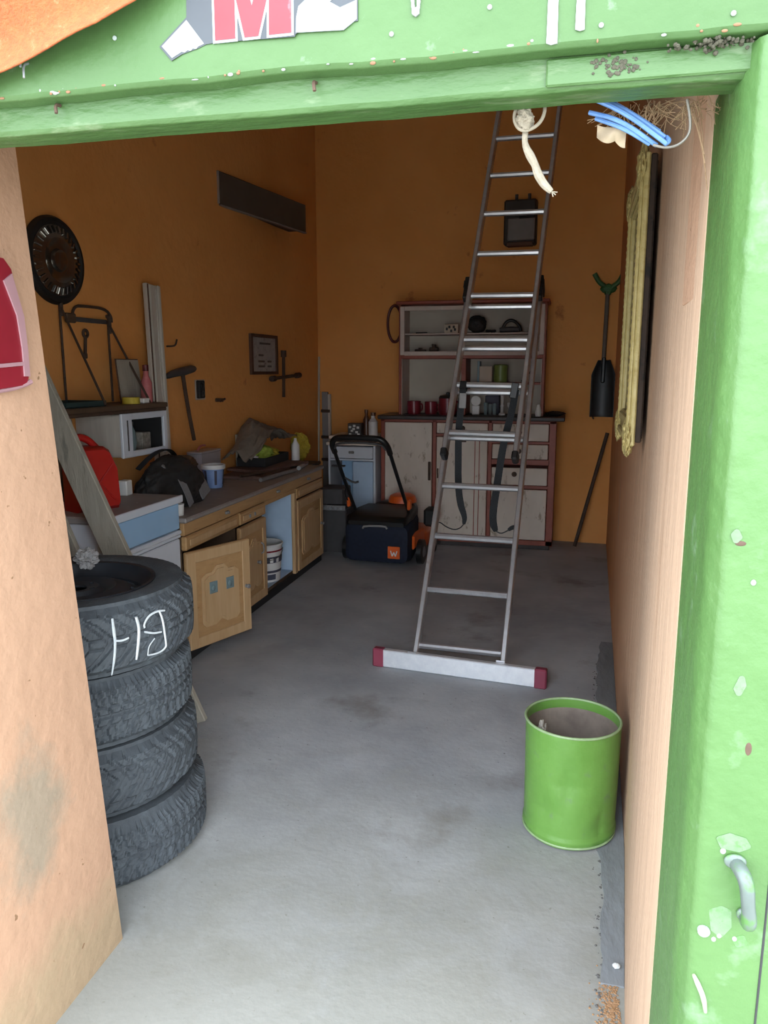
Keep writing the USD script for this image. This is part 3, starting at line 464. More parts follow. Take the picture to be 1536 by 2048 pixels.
add(bk, "body", lathe([(0, 0), (.100, 0), (.118, .24), (.113, .24), (.097, .006), (0, .006)], bk.loc, 40), "white_plastic")
add(bk, "rim", lathe(ring_profile(.118, .006), bk.loc + (0, 0, .238), 40), "white_plastic")
def cyl_patch(c, R0, R1, a0, a1, z0, z1, t=.0015, n=14):
    A = np.linspace(a0, a1, n); V = []; F = []
    for o in (0, t):
        for a in A:
            for z in (z0, z1): r = R0 + (R1 - R0) * z / .24 + o; V.append((c[0] + r * math.cos(a), c[1] + r * math.sin(a), c[2] + z))
    for i in range(n - 1): a, b = 2 * i, 2 * i + 2; F += [(a, b, b + 1), (a, b + 1, a + 1)]; k = 2 * n; F += [(k + a, k + b + 1, k + b), (k + a, k + a + 1, k + b + 1)]
    m = trimesh.Trimesh(V, F, process=False); return m
for z0, z1, mt_ in ((.125, .165, "label_dark"), (.06, .075, "label_dark"), (.195, .205, "red_panel")): add(bk, "label_band", cyl_patch(bk.loc, .1005, .1185, -1.9, .35, z0, z1), mt_, label="printed band of the label")
for a in (-1.15, -.75, -.35): add(bk, "label_patch", cyl_patch(bk.loc, .1015, .1195, a - .10, a + .10, .128, .155), "white_plastic")
add(bk, "label_picture", cyl_patch(bk.loc, .1005, .1185, -1.0, -.45, .015, .05), "label_dark")
add(bk, "wire_handle", tube([(bk.loc[0] + .12 * math.cos(a), bk.loc[1] + .12 * math.sin(a) , bk.loc[2] + .205 - .06 * math.sin(max(0, min(math.pi, (a + 2.4) / 2.8 * math.pi)))) for a in np.linspace(-2.4, .4, 14)], .0022, 6), "wire_grey")
single("curved_board", prism([(4.262, .0765), (4.50, .0765), (4.50, .30), (4.47, .38), (4.41, .45), (4.34, .50), (4.262, .52)], .008, (-2.02, 0, 0), (0, 1, 0), (0, 0, 1)), "grey_board", "grey board with a rounded corner standing behind the paint bucket in the niche", "board")
# ---------------------------------------------------------------- things on the left wall
Zv = np.array([0, 0, 1.])
hc = thing("hubcap", "round dark hubcap with radial slots hung on the left wall", "hubcap", LW(.43, 1.70, .0))
c0 = LW(.43, 1.893, .004); HR = .196
add(hc, "outer_ring", lathe([(HR * .80, .0), (HR, 0), (HR, .012), (HR * .95, .026), (HR * .86, .030), (HR * .80, .022), (HR * .80, 0)], c0, 72, LN), "hub_dark", label="black outer ring")
add(hc, "dish", lathe([(0, .050), (.03, .052), (.045, .046), (.052, .030), (.075, .028), (.10, .040), (.115, .036), (.16, .020), (.16, .0), (0, .0), (0, .05)], c0, 72, LN), "hubcap")
for i in range(30):
    a = i * 2 * math.pi / 30; r0, r1 = .120, .152; e = math.cos(a) * LU + math.sin(a) * Zv
    add(hc, "fin", bar(c0 + e * r0 + LN * .036, c0 + e * r1 + LN * .025, .011, .012, np.cross(e, LN), .002), "hubcap")
sh = thing("wall_shelf", "dark wooden shelf hung from two triangular iron rod brackets on the left wall", "shelf", LW(.43, 1.22, .14))
add(sh, "board", lbox(.09, .88, 1.212, 1.236, .012, .285, .004), "wood_dark")
add(sh, "front_edge", lbox(.10, .87, 1.196, 1.212, .262, .282, .003), "iron")
for u in (.44, .80):
    zt = 1.70 if u < .5 else 1.635
    add(sh, "wall_rod", tube([LW(u, zt + .01, .012), LW(u, 1.24, .012)], .006, 8), "iron")
    add(sh, "brace_rod", tube([LW(u, zt, .014), LW(u - .06, 1.242, .27)], .0055, 8), "iron")
    add(sh, "bracket_end", [tube([LW(u, zt + .03, .006), LW(u, zt + .035, .02), LW(u, zt - .02, .02), LW(u + .01, zt - .05, .012)], .010, 8, 2)], "iron")
sw = thing("bow_saw", "flat dark bow saw hung on the left wall above the shelf", "saw", LW(.68, 1.63, .02))
add(sw, "blade", lbox(.53, .79, 1.628, 1.650, .010, .013, .001), "grey_dark"); add(sw, "frame", tube([LW(.52, 1.64, .012), LW(.54, 1.70, .014), LW(.62, 1.705, .014), LW(.78, 1.705, .014), LW(.83, 1.67, .012), LW(.83, 1.64, .012)], .007, 8, 2), "iron"); add(sw, "handle", lbox(.47, .54, 1.62, 1.665, .006, .026, .006), "wood_dark")
wr = thing("wrench", "small ring wrench hanging on the left wall above the shelf", "wrench", LW(.61, 1.46, .01))
add(wr, "shaft", tube([LW(.613, 1.555, .012), LW(.603, 1.475, .012)], .008, 8), "iron"); add(wr, "ring", lathe(ring_profile(.017, .007), LW(.615, 1.575, .012), 24, LN), "iron"); add(wr, "jaw", lbox(.588, .616, 1.455, 1.482, .006, .018, .004), "iron")
# on the shelf
mr = thing("mirror", "small grey frameless mirror standing on the dark wall shelf", "mirror", LW(.75, 1.236, .15)); mr = mr
def lplate(u0, u1, z0, z1, o0, o1, t): return hull([LW(u, z0, o0 + d) for u in (u0, u1) for d in (0, t)] + [LW(u, z1, o1 + d) for u in (u0, u1) for d in (0, t)])
add(mr, "pane", lplate(.665, .845, 1.2365, 1.45, .160, .140, .005), "grey_board"); add(mr, "backing", lplate(.66, .85, 1.2365, 1.455, .154, .134, .005), "frame_brown")
bt = thing("bottle", "slim pinkish bottle with a dark cap standing on the dark wall shelf", "bottle", LW(.785, 1.237, .225))
add(bt, "body", lathe([(0, 0), (.026, 0), (.028, .01), (.028, .10), (.014, .135), (.012, .16), (0, .16)], LW(.785, 1.237, .225), 28), "pink_red"); add(bt, "cap", lathe([(0, 0), (.015, 0), (.015, .03), (0, .032)], LW(.785, 1.395, .225), 20), "red_dark")
tr = thing("tape_roll", "yellow roll of tape lying on the dark wall shelf", "tape", LW(.625, 1.237, .238)); add(tr, "roll", lathe([(.022, 0), (.042, 0), (.042, .032), (.022, .032), (.022, 0)], tr.loc, 36), "yellow_bag"); add(tr, "core", lathe([(.019, .001), (.022, .001), (.022, .031), (.019, .031), (.019, .001)], tr.loc, 30), "cream_box")
single("white_box", lbox(.69, .745, 1.2365, 1.262, .225, .268, .004), "white_plastic", "little flat white box beside the yellow tape roll", "box")
tc = thing("shelf_tray", "flat dark metal tray lying on the left end of the wall shelf", "tray", LW(.26, 1.2365, .15)); add(tc, "base", lbox(.12, .40, 1.2365, 1.241, .05, .26, .002), "teal_dark"); add(tc, "lip", [lbox(.12, .40, 1.241, 1.262, .255, .26, .001), lbox(.12, .40, 1.241, 1.262, .05, .055, .001), lbox(.12, .125, 1.241, 1.262, .05, .26, .001), lbox(.395, .40, 1.241, 1.262, .05, .26, .001)], "teal_dark")
# small white open cabinet under the shelf
oc = thing("wall_cabinet", "small white open wall cabinet under the dark shelf, black inside", "cabinet", LW(.69, .985, .14))
u0, u1, z0, z1, o1 = .50, .885, .985, 1.192, .265
add(oc, "body", [lbox(u0, u0 + .018, z0, z1, .005, o1 - .01), lbox(u1 - .012, u1, z0, z1, .005, o1 - .01), lbox(u0, u1, z0, z0 + .012, .005, o1 - .01), lbox(u0, u1, z1 - .012, z1, .005, o1 - .01)], "white_plank")
add(oc, "inside", [lbox(u0 + .019, u1 - .013, z0 + .013, z1 - .013, .006, .012, .001), lbox(u0 + .0185, u0 + .021, z0 + .013, z1 - .013, .012, o1 - .02, .001), lbox(u1 - .015, u1 - .0125, z0 + .013, z1 - .013, .012, o1 - .02, .001), lbox(u0 + .02, u1 - .013, z1 - .015, z1 - .0125, .012, o1 - .02, .001)], "plinth_black", label="black inner lining")
add(oc, "face_frame", [lbox(u0 - .004, u0 + .080, z0 - .004, z1 + .004, o1 - .012, o1 + .004, .004), lbox(u1 - .028, u1 + .004, z0 - .004, z1 + .004, o1 - .012, o1 + .004, .004), lbox(u0 + .075, u1 - .02, z0 - .004, z0 + .026, o1 - .012, o1 + .003, .004), lbox(u0 + .075, u1 - .02, z1 - .030, z1 + .004, o1 - .012, o1 + .003, .004)], "enamel_white", label="white face frame")
add(oc, "slot", lbox(u0 + .035, u0 + .045, z0 + .03, z1 - .03, o1 + .002, o1 + .0055, .001), "grey_dark")
cu = thing("jar", "grey glass jar inside the small white wall cabinet", "jar", LW(.69, .998, .16)); add(cu, "body", lathe([(0, 0), (.040, 0), (.046, .04), (.040, .10), (.030, .125), (0, .125)], cu.loc, 30), "teal_box"); add(cu, "lid", lathe([(0, 0), (.033, 0), (.033, .02), (0, .022)], cu.loc + (0, 0, .126), 24), "grey_mid")
bo2 = single("small_carton", lbox(.775, .855, .998, 1.085, .10, .19, .004), "scrap", "pale carton beside the jar in the white wall cabinet", "carton")
single("hardboard_sheet", lplate(.10, .44, .86, 1.17, .06, .022, .012), "grey_board", "plain grey panel leaning on the left wall below the shelf", "panel")
# upright plank with grooves
wp = thing("door_casing", "tall pale grooved door casing standing upright against the left wall", "casing", LW(1.055, .719, .12))
b0, b1 = LW(1.055, .719, .135), LW(1.163, 1.857, .045)
add(wp, "board", bar(b0, b1, .140, .026, LU, .004), "white_plank")
for d, w, h in ((-.042, .020, .014), (.040, .026, .016), (.012, .010, .006)): add(wp, "moulding", bar(b0 + LU * d + LN * .016, b1 + LU * d + LN * .016, w, h, LU, .005), "white_plank")
add(wp, "edge_strip", bar(b0 - LU * .061 + LN * .003, b1 - LU * .061 + LN * .003, .006, .03, LU, .001), "frame_brown")
# pick hammer, hook, socket, knob
pk = thing("pickaxe", "dark pickaxe hanging on the left wall beside the pale casing", "pickaxe", LW(1.46, .97, .03))
add(pk, "head", tube([LW(1.29, 1.362, .03), LW(1.38, 1.385, .04), LW(1.46, 1.392, .045), LW(1.55, 1.405, .04), LW(1.62, 1.408, .03)], [.012, .022, .026, .024, .010], 10, 2), "grey_dark"); add(pk, "handle", tube([LW(1.452, 1.40, .04), LW(1.50, 1.20, .035), LW(1.572, .975, .03)], .012, 10, 1), "iron")
single("wall_hook", tube([LW(1.36, 1.535, .0), LW(1.36, 1.535, .03), LW(1.385, 1.54, .045), LW(1.40, 1.575, .045)], .005, 8, 2), "iron", "bent wire hook on the left wall above the pickaxe", "hook")
sk = thing("wall_socket", "black double socket on a pale plate on the left wall", "socket", LW(1.71, 1.22, 0)); add(sk, "plate", lbox(1.655, 1.775, 1.215, 1.34, .001, .008, .003), "socket_white"); add(sk, "socket_body", lbox(1.662, 1.735, 1.225, 1.335, .006, .032, .006), "plinth_black")
for z in (1.255, 1.305): add(sk, "socket_hole", lathe([(0, 0), (.018, 0), (.020, .004), (.016, .004), (.014, .001), (0, .001)], LW(1.70, z, .031), 20, LN), "grey_dark")
single("wall_peg", [tube([LW(1.927, 1.206, .0), LW(1.927, 1.206, .05)], .012, 10), tube([LW(1.90, 1.20, .045), LW(1.965, 1.212, .045)], .007, 8)], "iron", "small dark peg sticking out of the left wall", "peg")
# framed sheet
pf = thing("picture_frame", "thin brown frame with a faded sheet of print on the left wall", "picture", LW(2.67, 1.37, .01))
P4 = lambda a, b, c, d, o0, o1: lbox(a, b, c, d, o0, o1, .002)
add(pf, "frame", [P4(2.44, 2.905, 1.635, 1.657, .001, .022), P4(2.44, 2.905, 1.367, 1.389, .001, .022), P4(2.44, 2.47, 1.387, 1.637, .001, .022), P4(2.875, 2.905, 1.387, 1.637, .001, .022)], "frame_brown"); add(pf, "sheet", P4(2.47, 2.876, 1.388, 1.636, .001, .010), "paper")
for z, a, b in ((1.585, 2.60, 2.79), (1.50, 2.58, 2.66), (1.455, 2.57, 2.68), (1.455, 2.73, 2.80), (1.42, 2.57, 2.68), (1.42, 2.73, 2.80)): add(pf, "print_line", P4(a, b, z, z + .014, .0095, .0108), "vent_grey")
lg = thing("lug_wrench", "dark four-way lug wrench hung on the left wall by the framed sheet", "lug wrench", LW(3.0, 1.19, .02))
add(lg, "long_arm", tube([LW(3.00, 1.53, .025), LW(2.985, 1.19, .025)], .013, 10), "iron"); add(lg, "cross_arm", tube([LW(2.77, 1.335, .025), LW(3.31, 1.358, .025)], .013, 10), "iron")
for p, q in ((LW(3.0, 1.55, .025), LW(3.0, 1.50, .025)), (LW(2.76, 1.334, .025), LW(2.82, 1.336, .025)), (LW(3.32, 1.358, .025), LW(3.25, 1.355, .025))): add(lg, "socket_end", cyl(p, q, .022, 12), "iron")
vt = thing("wall_lamp", "long flat dull grey lamp housing high on the left wall", "lamp housing", LW(2.8, 2.43, .05))
A_, B_ = np.array([-2.252, 4.865, 2.555]), np.array([-2.055, 5.99, 2.555]); vd = nrm(B_ - A_)
add(vt, "front_panel", bar(A_, B_, .205, .018, (0, 0, 1), .005), "vent_grey")
add(vt, "back_box", hull([*(A_ + np.array([[-.04, .01, -.09], [-.04, .01, .09], [0, 0, -.09], [0, 0, .09]])), *(B_ + np.array([[-.135, 0, -.09], [-.135, 0, .09], [-.01, 0, -.09], [-.01, 0, .09]]))]), "device_dark")
add(vt, "end_clip", bar(A_ - vd * .012 + (0, 0, -.10), A_ - vd * .012 + (0, 0, .10), .010, .03, vd, .002), "silver"); add(vt, "lower_lip", bar(A_ + (0, 0, -.105), B_ + (0, 0, -.105), .008, .03, (0, 0, 1), .002), "grey_mid")
# ---------------------------------------------------------------- on the white cabinet
jc = thing("jerrycan", "red plastic jerrycan standing on the white cabinet", "jerrycan", (-1.91, 2.80, .8305))
pl = [(-.10, 0), (.085, 0), (.095, .02), (.088, .17), (.055, .245), (.03, .262), (-.075, .262), (-.10, .24)]
yj = nrm(np.array([.45, .9, 0])); body = [prism(Polygon(pl).buffer(-.012).buffer(.012).exterior.coords[:-1], .13, jc.loc + np.array([.065 * yj[1], -.065 * yj[0], 0]), yj, (0, 0, 1))]
def jp(a, z, o): return jc.loc + yj * a + np.array([0, 0, z]) + np.array([yj[1], -yj[0], 0]) * o
cage = hull([jp(a * s, .131 + (z - .131) * s, o) for a, z in pl for s, o in ((1, -.05), (1, .05), (.9, .066), (.9, -.066))])
add(jc, "body", cage, "red_can"); add(jc, "handle", tube([jp(.03, .25, 0), jp(-.01, .292, 0), jp(-.06, .305, 0), jp(-.095, .265, 0)], .015, 12, 2), "red_can"); add(jc, "cap", cyl(jp(-.085, .255, .03), jp(-.088, .285, .035), .022, 18), "red_dark")
add(jc, "side_rib", [tube([jp(.094, .03, .03), jp(.089, .17, .03), jp(.058, .24, .03)], .007, 8)], "black_plastic", label="black strip down the edge")
for s in (-.03, .03): add(jc, "ridge", tube([jp(-.07, .04, .067), jp(.06 , .19, .067)] if s > 0 else [jp(-.07, .19, .067), jp(.06, .04, .067)], .004, 8), "red_can")
single("black_box", bx(-2.06, -1.985, 3.02, 3.10, .8305, .905, .006), "grey_dark", "dark little box between the red jerrycan and the white carton", "box")
single("white_carton", bx(-2.0, -1.955, 3.125, 3.175, .8305, .90, .004), "white_plastic", "small upright white carton left of the black bag", "carton")
single("cardboard_sleeve", hull([(-2.17, 2.93, .8305), (-2.10, 2.90, .8305), (-2.10, 3.02, .8305), (-2.17, 3.05, .8305), (-2.16, 2.95, .97), (-2.12, 2.93, .97), (-2.12, 3.0, .955), (-2.16, 3.02, .955)]), "teal_dark", "dark teal bottle-shaped pack behind the red jerrycan", "pack")
# ---------------------------------------------------------------- on the pine worktop
WT = .7155
bg = thing("tool_bag", "shiny black holdall with grey straps at the near end of the pine worktop", "bag", (-2.02, 3.58, WT))
m = blob((-1.965, 3.56, WT + .085), (.115, .285, .17), 3, .22, 1.8, 5, -.085); m.vertices[:, 2] = np.maximum(m.vertices[:, 2], WT); add(bg, "body", m, "bag_black", True)
add(bg, "front_strap", ribbon([(-1.945, 3.44, WT + .225), (-1.875, 3.47, WT + .165), (-1.85, 3.50, WT + .08), (-1.845, 3.53, WT + .01)], .05, (0, 1, 0), .006), "strap_grey"); add(bg, "side_patch", ribbon([(-1.96, 3.66, WT + .17), (-1.885, 3.70, WT + .12), (-1.86, 3.73, WT + .03)], .11, (0, 1, 0), .008), "strap_grey")
add(bg, "carry_loop", ribbon([(-2.06, 3.40, WT + .20), (-2.02, 3.48, WT + .27), (-2.02, 3.62, WT + .285), (-2.02, 3.70, WT + .25), (-2.03, 3.78, WT + .15)], .028, (1, 0, 0), .006), "bag_black"); add(bg, "top_flap", blob((-1.99, 3.64, WT + .195), (.10, .17, .045), 9, .3, 2.4, 4), "wood_dark", True, "brownish crumpled flap")
tb = thing("plastic_tub", "blue plastic tub with a white rim on the pine worktop", "tub", (-2.03, 4.17, WT))
add(tb, "body", lathe([(0, 0), (.052, 0), (.064, .115), (.061, .115), (.049, .005), (0, .005)], tb.loc, 36), "tub_blue"); add(tb, "rim", lathe([(.058, .112), (.072, .112), (.072, .136), (.066, .138), (.058, .136), (.058, .112)], tb.loc, 40), "white_plastic")
for a in (-1.9, -.9, .1): add(tb, "label_stripe", cyl_patch(tb.loc, .0530, .078, a - .12, a + .12, .02, .105, .001, 6), "label_dark")
cb = thing("plastic_box", "cloudy clear plastic box with red bits inside, behind the blue tub", "box", (-2.12, 4.30, WT)); add(cb, "body", [bx(-2.20, -2.196, 4.18, 4.44, WT, WT + .19), bx(-2.11, -2.106, 4.18, 4.44, WT, WT + .19), bx(-2.196, -2.11, 4.18, 4.184, WT, WT + .19), bx(-2.196, -2.11, 4.436, 4.44, WT, WT + .19), bx(-2.196, -2.11, 4.184, 4.436, WT, WT + .005)], "clear_plastic"); add(cb, "lid", bx(-2.204, -2.102, 4.176, 4.444, WT + .19, WT + .205, .005), "clear_plastic")
add(cb, "red_contents", [blob((-2.15, 4.25, WT + .06), (.033, .05, .05), 2, .4), blob((-2.15, 4.37, WT + .05), (.033, .05, .04), 4, .4)], "pink_red")
single("pliers_grip", tube([(-2.16, 4.24, WT + .210), (-2.16, 4.28, WT + .235), (-2.16, 4.34, WT + .23)], .006, 8, 2), "pink_red", "small reddish tool handle lying on the clear box lid", "tool handle")
single("white_pot", lathe([(0, 0), (.028, 0), (.032, .055), (.028, .055), (.025, .006), (0, .006)], (-1.80, 3.30, WT), 28), "white_plastic", "small white pot at the near corner of the pine worktop", "pot")
# heap at the far end of the worktop
hz = single("brown_board", bx(-2.15, -1.86, 4.50, 5.02, WT, WT + .022, .004), "brown_board", "flat brown board lying on the pine worktop", "board")
bb = single("brown_board", tf(bx(-.13, .13, -.30, .30, 0, .018, .003), frame((-2.00, 4.98, WT + .0225), nrm((1, -.25, 0)), nrm((.25, 1, 0)), (0, 0, 1))), "brown_board", "upper brown board lying askew under the black tray", "board")
for i, (p, q, r, lab) in enumerate((((-1.835, 4.42, WT + .014), (-1.80, 4.95, WT + .014), .013, "grey pipe at the front edge of the pine worktop"), ((-1.97, 4.42, WT + .034), (-1.90, 4.64, WT + .034), .010, "dark rod lying slanted over the brown boards"), ((-1.80, 5.02, WT + .016), (-1.84, 5.30, WT + .016), .015, "short grey pipe near the far end of the pine worktop"))):
    single("pipe", tube([p, q], r, 12), ("grey_mid", "iron", "silver")[i], lab, "pipe")
ty = thing("tray", "black tray full of green and yellow things on the worktop heap", "tray", (-2.07, 5.05, WT + .041))
add(ty, "base", [tf(bx(-.10, .10, -.22, .22, 0, .006), frame(ty.loc, (1, 0, 0), (0, 1, 0), (0, 0, 1))), *[tf(m_, frame(ty.loc, (1, 0, 0), (0, 1, 0), (0, 0, 1))) for m_ in (bx(-.104, -.098, -.224, .224, 0, .06), bx(.098, .104, -.224, .224, 0, .06), bx(-.1, .1, -.224, -.218, 0, .06), bx(-.1, .1, .218, .224, 0, .06))]], "plinth_black")
single("work_glove", [blob((-2.05, 4.99, WT + .115), (.07, .085, .055), 4, .35, 2.4, 4)], "glove_green", "crumpled green work glove in the black tray", "glove", True)
single("work_glove", [blob((-2.05, 5.16, WT + .105), (.05, .05, .035), 6, .35, 2.4, 4)], "yellow_bag", "yellow green work glove at the far end of the black tray", "glove", True)
single("white_cup", lathe([(0, 0), (.028, 0), (.034, .06), (.031, .06), (.026, .004), (0, .004)], (-2.07, 4.875, WT + .0475), 24), "white_plastic", "white plastic cup at the near end of the black tray", "cup")
def drape(u, v):
    y = 4.66 + .86 * u; x = -2.205 + .21 * v; top = WT + .160 + .17 * np.sin(np.clip(u, 0, 1) * np.pi * .88 + .1) ; z = top - .07 * np.abs(v - .30) ** 1.5 - .04 * (1 - u) + .06 * (meshkit.fbm(np.c_[u * 5, v * 4, u * 0], 3, 4) - .5) * 2
    return np.c_[x + .02 * np.sin(u * 9), y, z]
single("sacking", sheet(drape, 60, 30, .006), "canvas_grey", "stiff grey sacking thrown over the heap on the worktop", "sacking", True)
single("carton", bx(-2.21, -2.182, 5.13, 5.32, WT, WT + .24, .004), "canvas_grey", "dull grey carton against the wall at the far end of the worktop", "carton")
wb = thing("spray_bottle", "white bottle with a dark foot at the far end of the worktop heap", "bottle", (-1.915, 5.28, WT)); add(wb, "body", lathe([(0, .035), (.030, .035), (.030, .15), (.012, .18), (.010, .20), (0, .20)], wb.loc, 24), "white_bottle"); add(wb, "foot", lathe([(0, 0), (.034, 0), (.034, .04), (0, .04)], wb.loc, 24), "teal_dark")
single("plastic_bag", blob((-2.0, 5.62, WT + .105), (.07, .10, .105), 12, .4, 2.2, 5), "yellow_bag", "crumpled yellow plastic bag past the far end of the worktop", "bag", True)
st = thing("stool", "low dark box stand beyond the pine sideboard under the yellow bag", "stand", (-2.0, 5.62, 0)); add(st, "top", bx(-2.12, -1.88, 5.48, 5.76, WT - .045, WT - .02, .004), "wood_dark")
for x in (-2.10, -1.92):
    for y in (5.50, 5.72): add(st, "leg", bx(x, x + .03, y, y + .03, 0, WT - .045), "wood_dark")
# ---------------------------------------------------------------- far left corner
rod = single("white_rod", tube([BW(-.005, .0, .05), BW(.013, 1.515, .012)], .010, 10), "white_plank", "thin pale rod standing upright in the far left corner", "rod")
rk = thing("narrow_rack", "narrow grey rack standing in the far corner beside the pale rod", "rack", BW(.08, 0, .06))
add(rk, "panel", bbox(.045, .105, 0, 1.21, .030, .042), "grey_mid"); add(rk, "post", bbox(.105, .128, 0, 1.19, .02, .05), "white_plank")
for z in (1.03, .80, .6): add(rk, "crossbar", bbox(.04, .125, z, z + .025, .042, .055), "iron")
# small white cabinet behind the mower
sc = thing("small_cabinet", "narrow white cabinet with one drawer behind the lawn mower", "cabinet", (-1.66, 6.1, 0))
xa, xb, ya, yb = -1.892, -1.494, 5.99, 6.39
add(sc, "body", [bx(xa, xa + .018, ya, yb, .02, .80), bx(xb - .018, xb, ya, yb, .02, .80), bx(xa, xb, yb - .012, yb, .02, .80), bx(xa, xb, ya + .01, yb, .02, .10), bx(xa, xb, ya, yb, .675, .69)], "enamel_white"); add(sc, "top", bx(xa - .012, xb + .012, ya - .015, yb, .80, .825, .005), "cream_paint"); add(sc, "upper_top", bx(xa + .0, xb, ya + .02, yb, .845, .875, .005), "cream_paint"); add(sc, "top_blocks", bx(xa + .01, xb - .01, ya + .05, yb - .01, .825, .845), "frame_brown")
q = add(sc, "drawer", bx(xa + .02, xb - .02, ya - .006, ya + .015, .695, .79, .004), "enamel_white"); add(q, "knob", [bx(-1.715, -1.67, ya - .018, ya - .006, .735, .755, .004), ], "grey_mid")
add(sc, "door_leaf", bx(xa + .10, xb - .12, ya + .06, ya + .075, .10, .67, .004), "pale_blue", label="pale blue inner panel"); add(sc, "door", bx(xb - .19, xb - .02, ya - .004, ya + .014, .10, .67, .004), "niche_blue", label="pale blue door leaf")
for z in (.62, .42): add(sc, "shelf_edge", bx(xa + .02, xa + .13, ya + .02, ya + .06, z, z + .012), "grey_dark")
tn = thing("tin_box", "small black and white patterned tin on the narrow white cabinet", "tin", (-1.68, 6.05, .876)); add(tn, "body", bx(-1.735, -1.625, 6.03, 6.12, .876, .975, .004), "grey_dark")
for i, (a, z) in enumerate(((-1.715, .945), (-1.68, .955), (-1.65, .942), (-1.70, .915), (-1.66, .905), (-1.715, .888), (-1.645, .886), (-1.685, .93))): add(tn, "print_patch", bx(a - .011, a + .011, 6.0285, 6.031, z - .009, z + .009, .0005), "white_plastic")
for x, y, r, h, mt_, lab in ((-1.535, 6.08, .038, .16, "white_bottle", "white bottle with a brown cap on the narrow white cabinet"), (-1.605, 6.13, .026, .18, "brown_bottle", "slim brown bottle on the narrow white cabinet")):
    t = thing("bottle", lab, "bottle", (x, y, .876)); add(t, "body", lathe([(0, 0), (r, 0), (r, h * .7), (r * .45, h * .88), (r * .45, h), (0, h)], t.loc, 24), mt_); add(t, "cap", lathe([(0, 0), (r * .55, 0), (r * .55, .025), (0, .026)], t.loc + (0, 0, h), 18), "brown_bottle")
am = thing("battery_charger", "dark grey metal box with a row of silver knobs beside the pine sideboard", "charger", (-1.74, 5.72, 0)); add(am, "case", bx(-1.845, -1.63, 5.60, 5.84, .003, .345, .006), "grey_dark"); add(am, "front_strip", bx(-1.84, -1.635, 5.590, 5.602, .335, .375, .003), "grey_mid")
for i in range(4): add(am, "knob", cyl((-1.79 + i * .042, 5.590, .355), (-1.79 + i * .042, 5.575, .355), .012, 14), "silver")
single("dark_case", bx(-1.85, -1.66, 5.62, 5.84, .376, .50, .006), "grey_dark", "dark case standing on top of the dark grey metal box", "case")
single("backing_board", bx(-2.214, -2.198, 4.90, 5.12, WT, WT + .25, .003), "grey_board", "grey board stood on edge against the wall under the sacking", "board")
# ---------------------------------------------------------------- lawn mower seen from behind
mo = np.array([-1.305, 5.24, 0.]); mf = nrm((.07, .997, 0)); ms = np.array([mf[1], -mf[0], 0.])
def ML(s, f, z): return mo + ms * s + mf * f + np.array([0, 0, z])
FR = frame(mo, ms, mf, (0, 0, 1))
mw = thing("lawn_mower", "orange and black lawn mower with a dark blue grass bag and folding handle", "lawn mower", (-1.25, 5.5, 0))
def rounded(poly_rows):
    """loft of rounded rectangles: rows of (f, s0, s1, z0, z1, r)"""
    V = []; 
    for f, s0, s1, z0, z1, r in poly_rows:
        for cs, cz, a0 in ((s1 - r, z1 - r, 0), (s0 + r, z1 - r, 90), (s0 + r, z0 + r, 180), (s1 - r, z0 + r, 270)):
            for k in range(5): a = math.radians(a0 + 22.5 * k); V.append((cs + r * math.cos(a), f, cz + r * math.sin(a)))
    n = 20; F = []
    for i in range(len(poly_rows) - 1):
        for k in range(n): a, b = i * n + k, i * n + (k + 1) % n; F += [(a, b, b + n), (a, b + n, a + n)]
    F += [(0, k + 1, k) for k in range(1, n - 1)]; o = (len(poly_rows) - 1) * n; F += [(o, o + k, o + k + 1) for k in range(1, n - 1)]
    m = trimesh.Trimesh(V, F, process=False); m.fix_normals(); return tf(m, FR)
add(mw, "grass_bag", rounded([(-.015, -.20, .20, .07, .28, .05), (0, -.23, .235, .04, .31, .05), (.10, -.245, .25, .035, .335, .05), (.34, -.22, .225, .06, .345, .04)]), "mower_bag")
add(mw, "bag_lid", rounded([(-.012, -.205, .21, .305, .335, .014), (.02, -.225, .23, .310, .372, .025), (.20, -.225, .23, .315, .395, .03), (.36, -.20, .21, .32, .40, .03)]), "mower_black", label="black plastic lid of the grass bag")
add(mw, "bag_grip", tube([ML(-.09, -.022, .285), ML(-.08, -.032, .305), ML(.08, -.032, .312), ML(.09, -.022, .292)], .008, 8, 1), "grey_mid")
q = add(mw, "badge", [tf(bx(.095, .185, -.024, -.016, .075, .165, .004), FR)], "mower_orange", label="orange square badge")
add(q, "badge_mark", [bar(ML(.118, -.026, .135), ML(.130, -.026, .095), .009, .003, ms), bar(ML(.142, -.026, .125), ML(.130, -.026, .095), .009, .003, ms), bar(ML(.142, -.026, .125), ML(.154, -.026, .095), .009, .003, ms), bar(ML(.166, -.026, .135), ML(.154, -.026, .095), .009, .003, ms)], "white_plastic", label="pale zigzag mark")
add(mw, "deck", rounded([(.36, -.23, .24, .07, .20, .03), (.42, -.26, .27, .06, .22, .04), (.62, -.26, .27, .06, .22, .05), (.70, -.20, .21, .07, .18, .04)]), "mower_orange")
add(mw, "engine", [rounded([(.40, -.14, .15, .22, .36, .04), (.44, -.16, .17, .22, .40, .05), (.57, -.15, .16, .22, .40, .06), (.62, -.10, .11, .22, .34, .04)])], "mower_black")
add(mw, "engine_cover", lathe([(0, .470), (.06, .466), (.095, .450), (.108, .42), (.108, .40), (0, .40)], ML(.055, .50, 0), 32), "mower_orange", label="round orange engine cover")
add(mw, "air_box", tf(bx(.245, .34, .40, .52, .235, .375, .02), FR), "plinth_black", label="black box on the right of the deck")
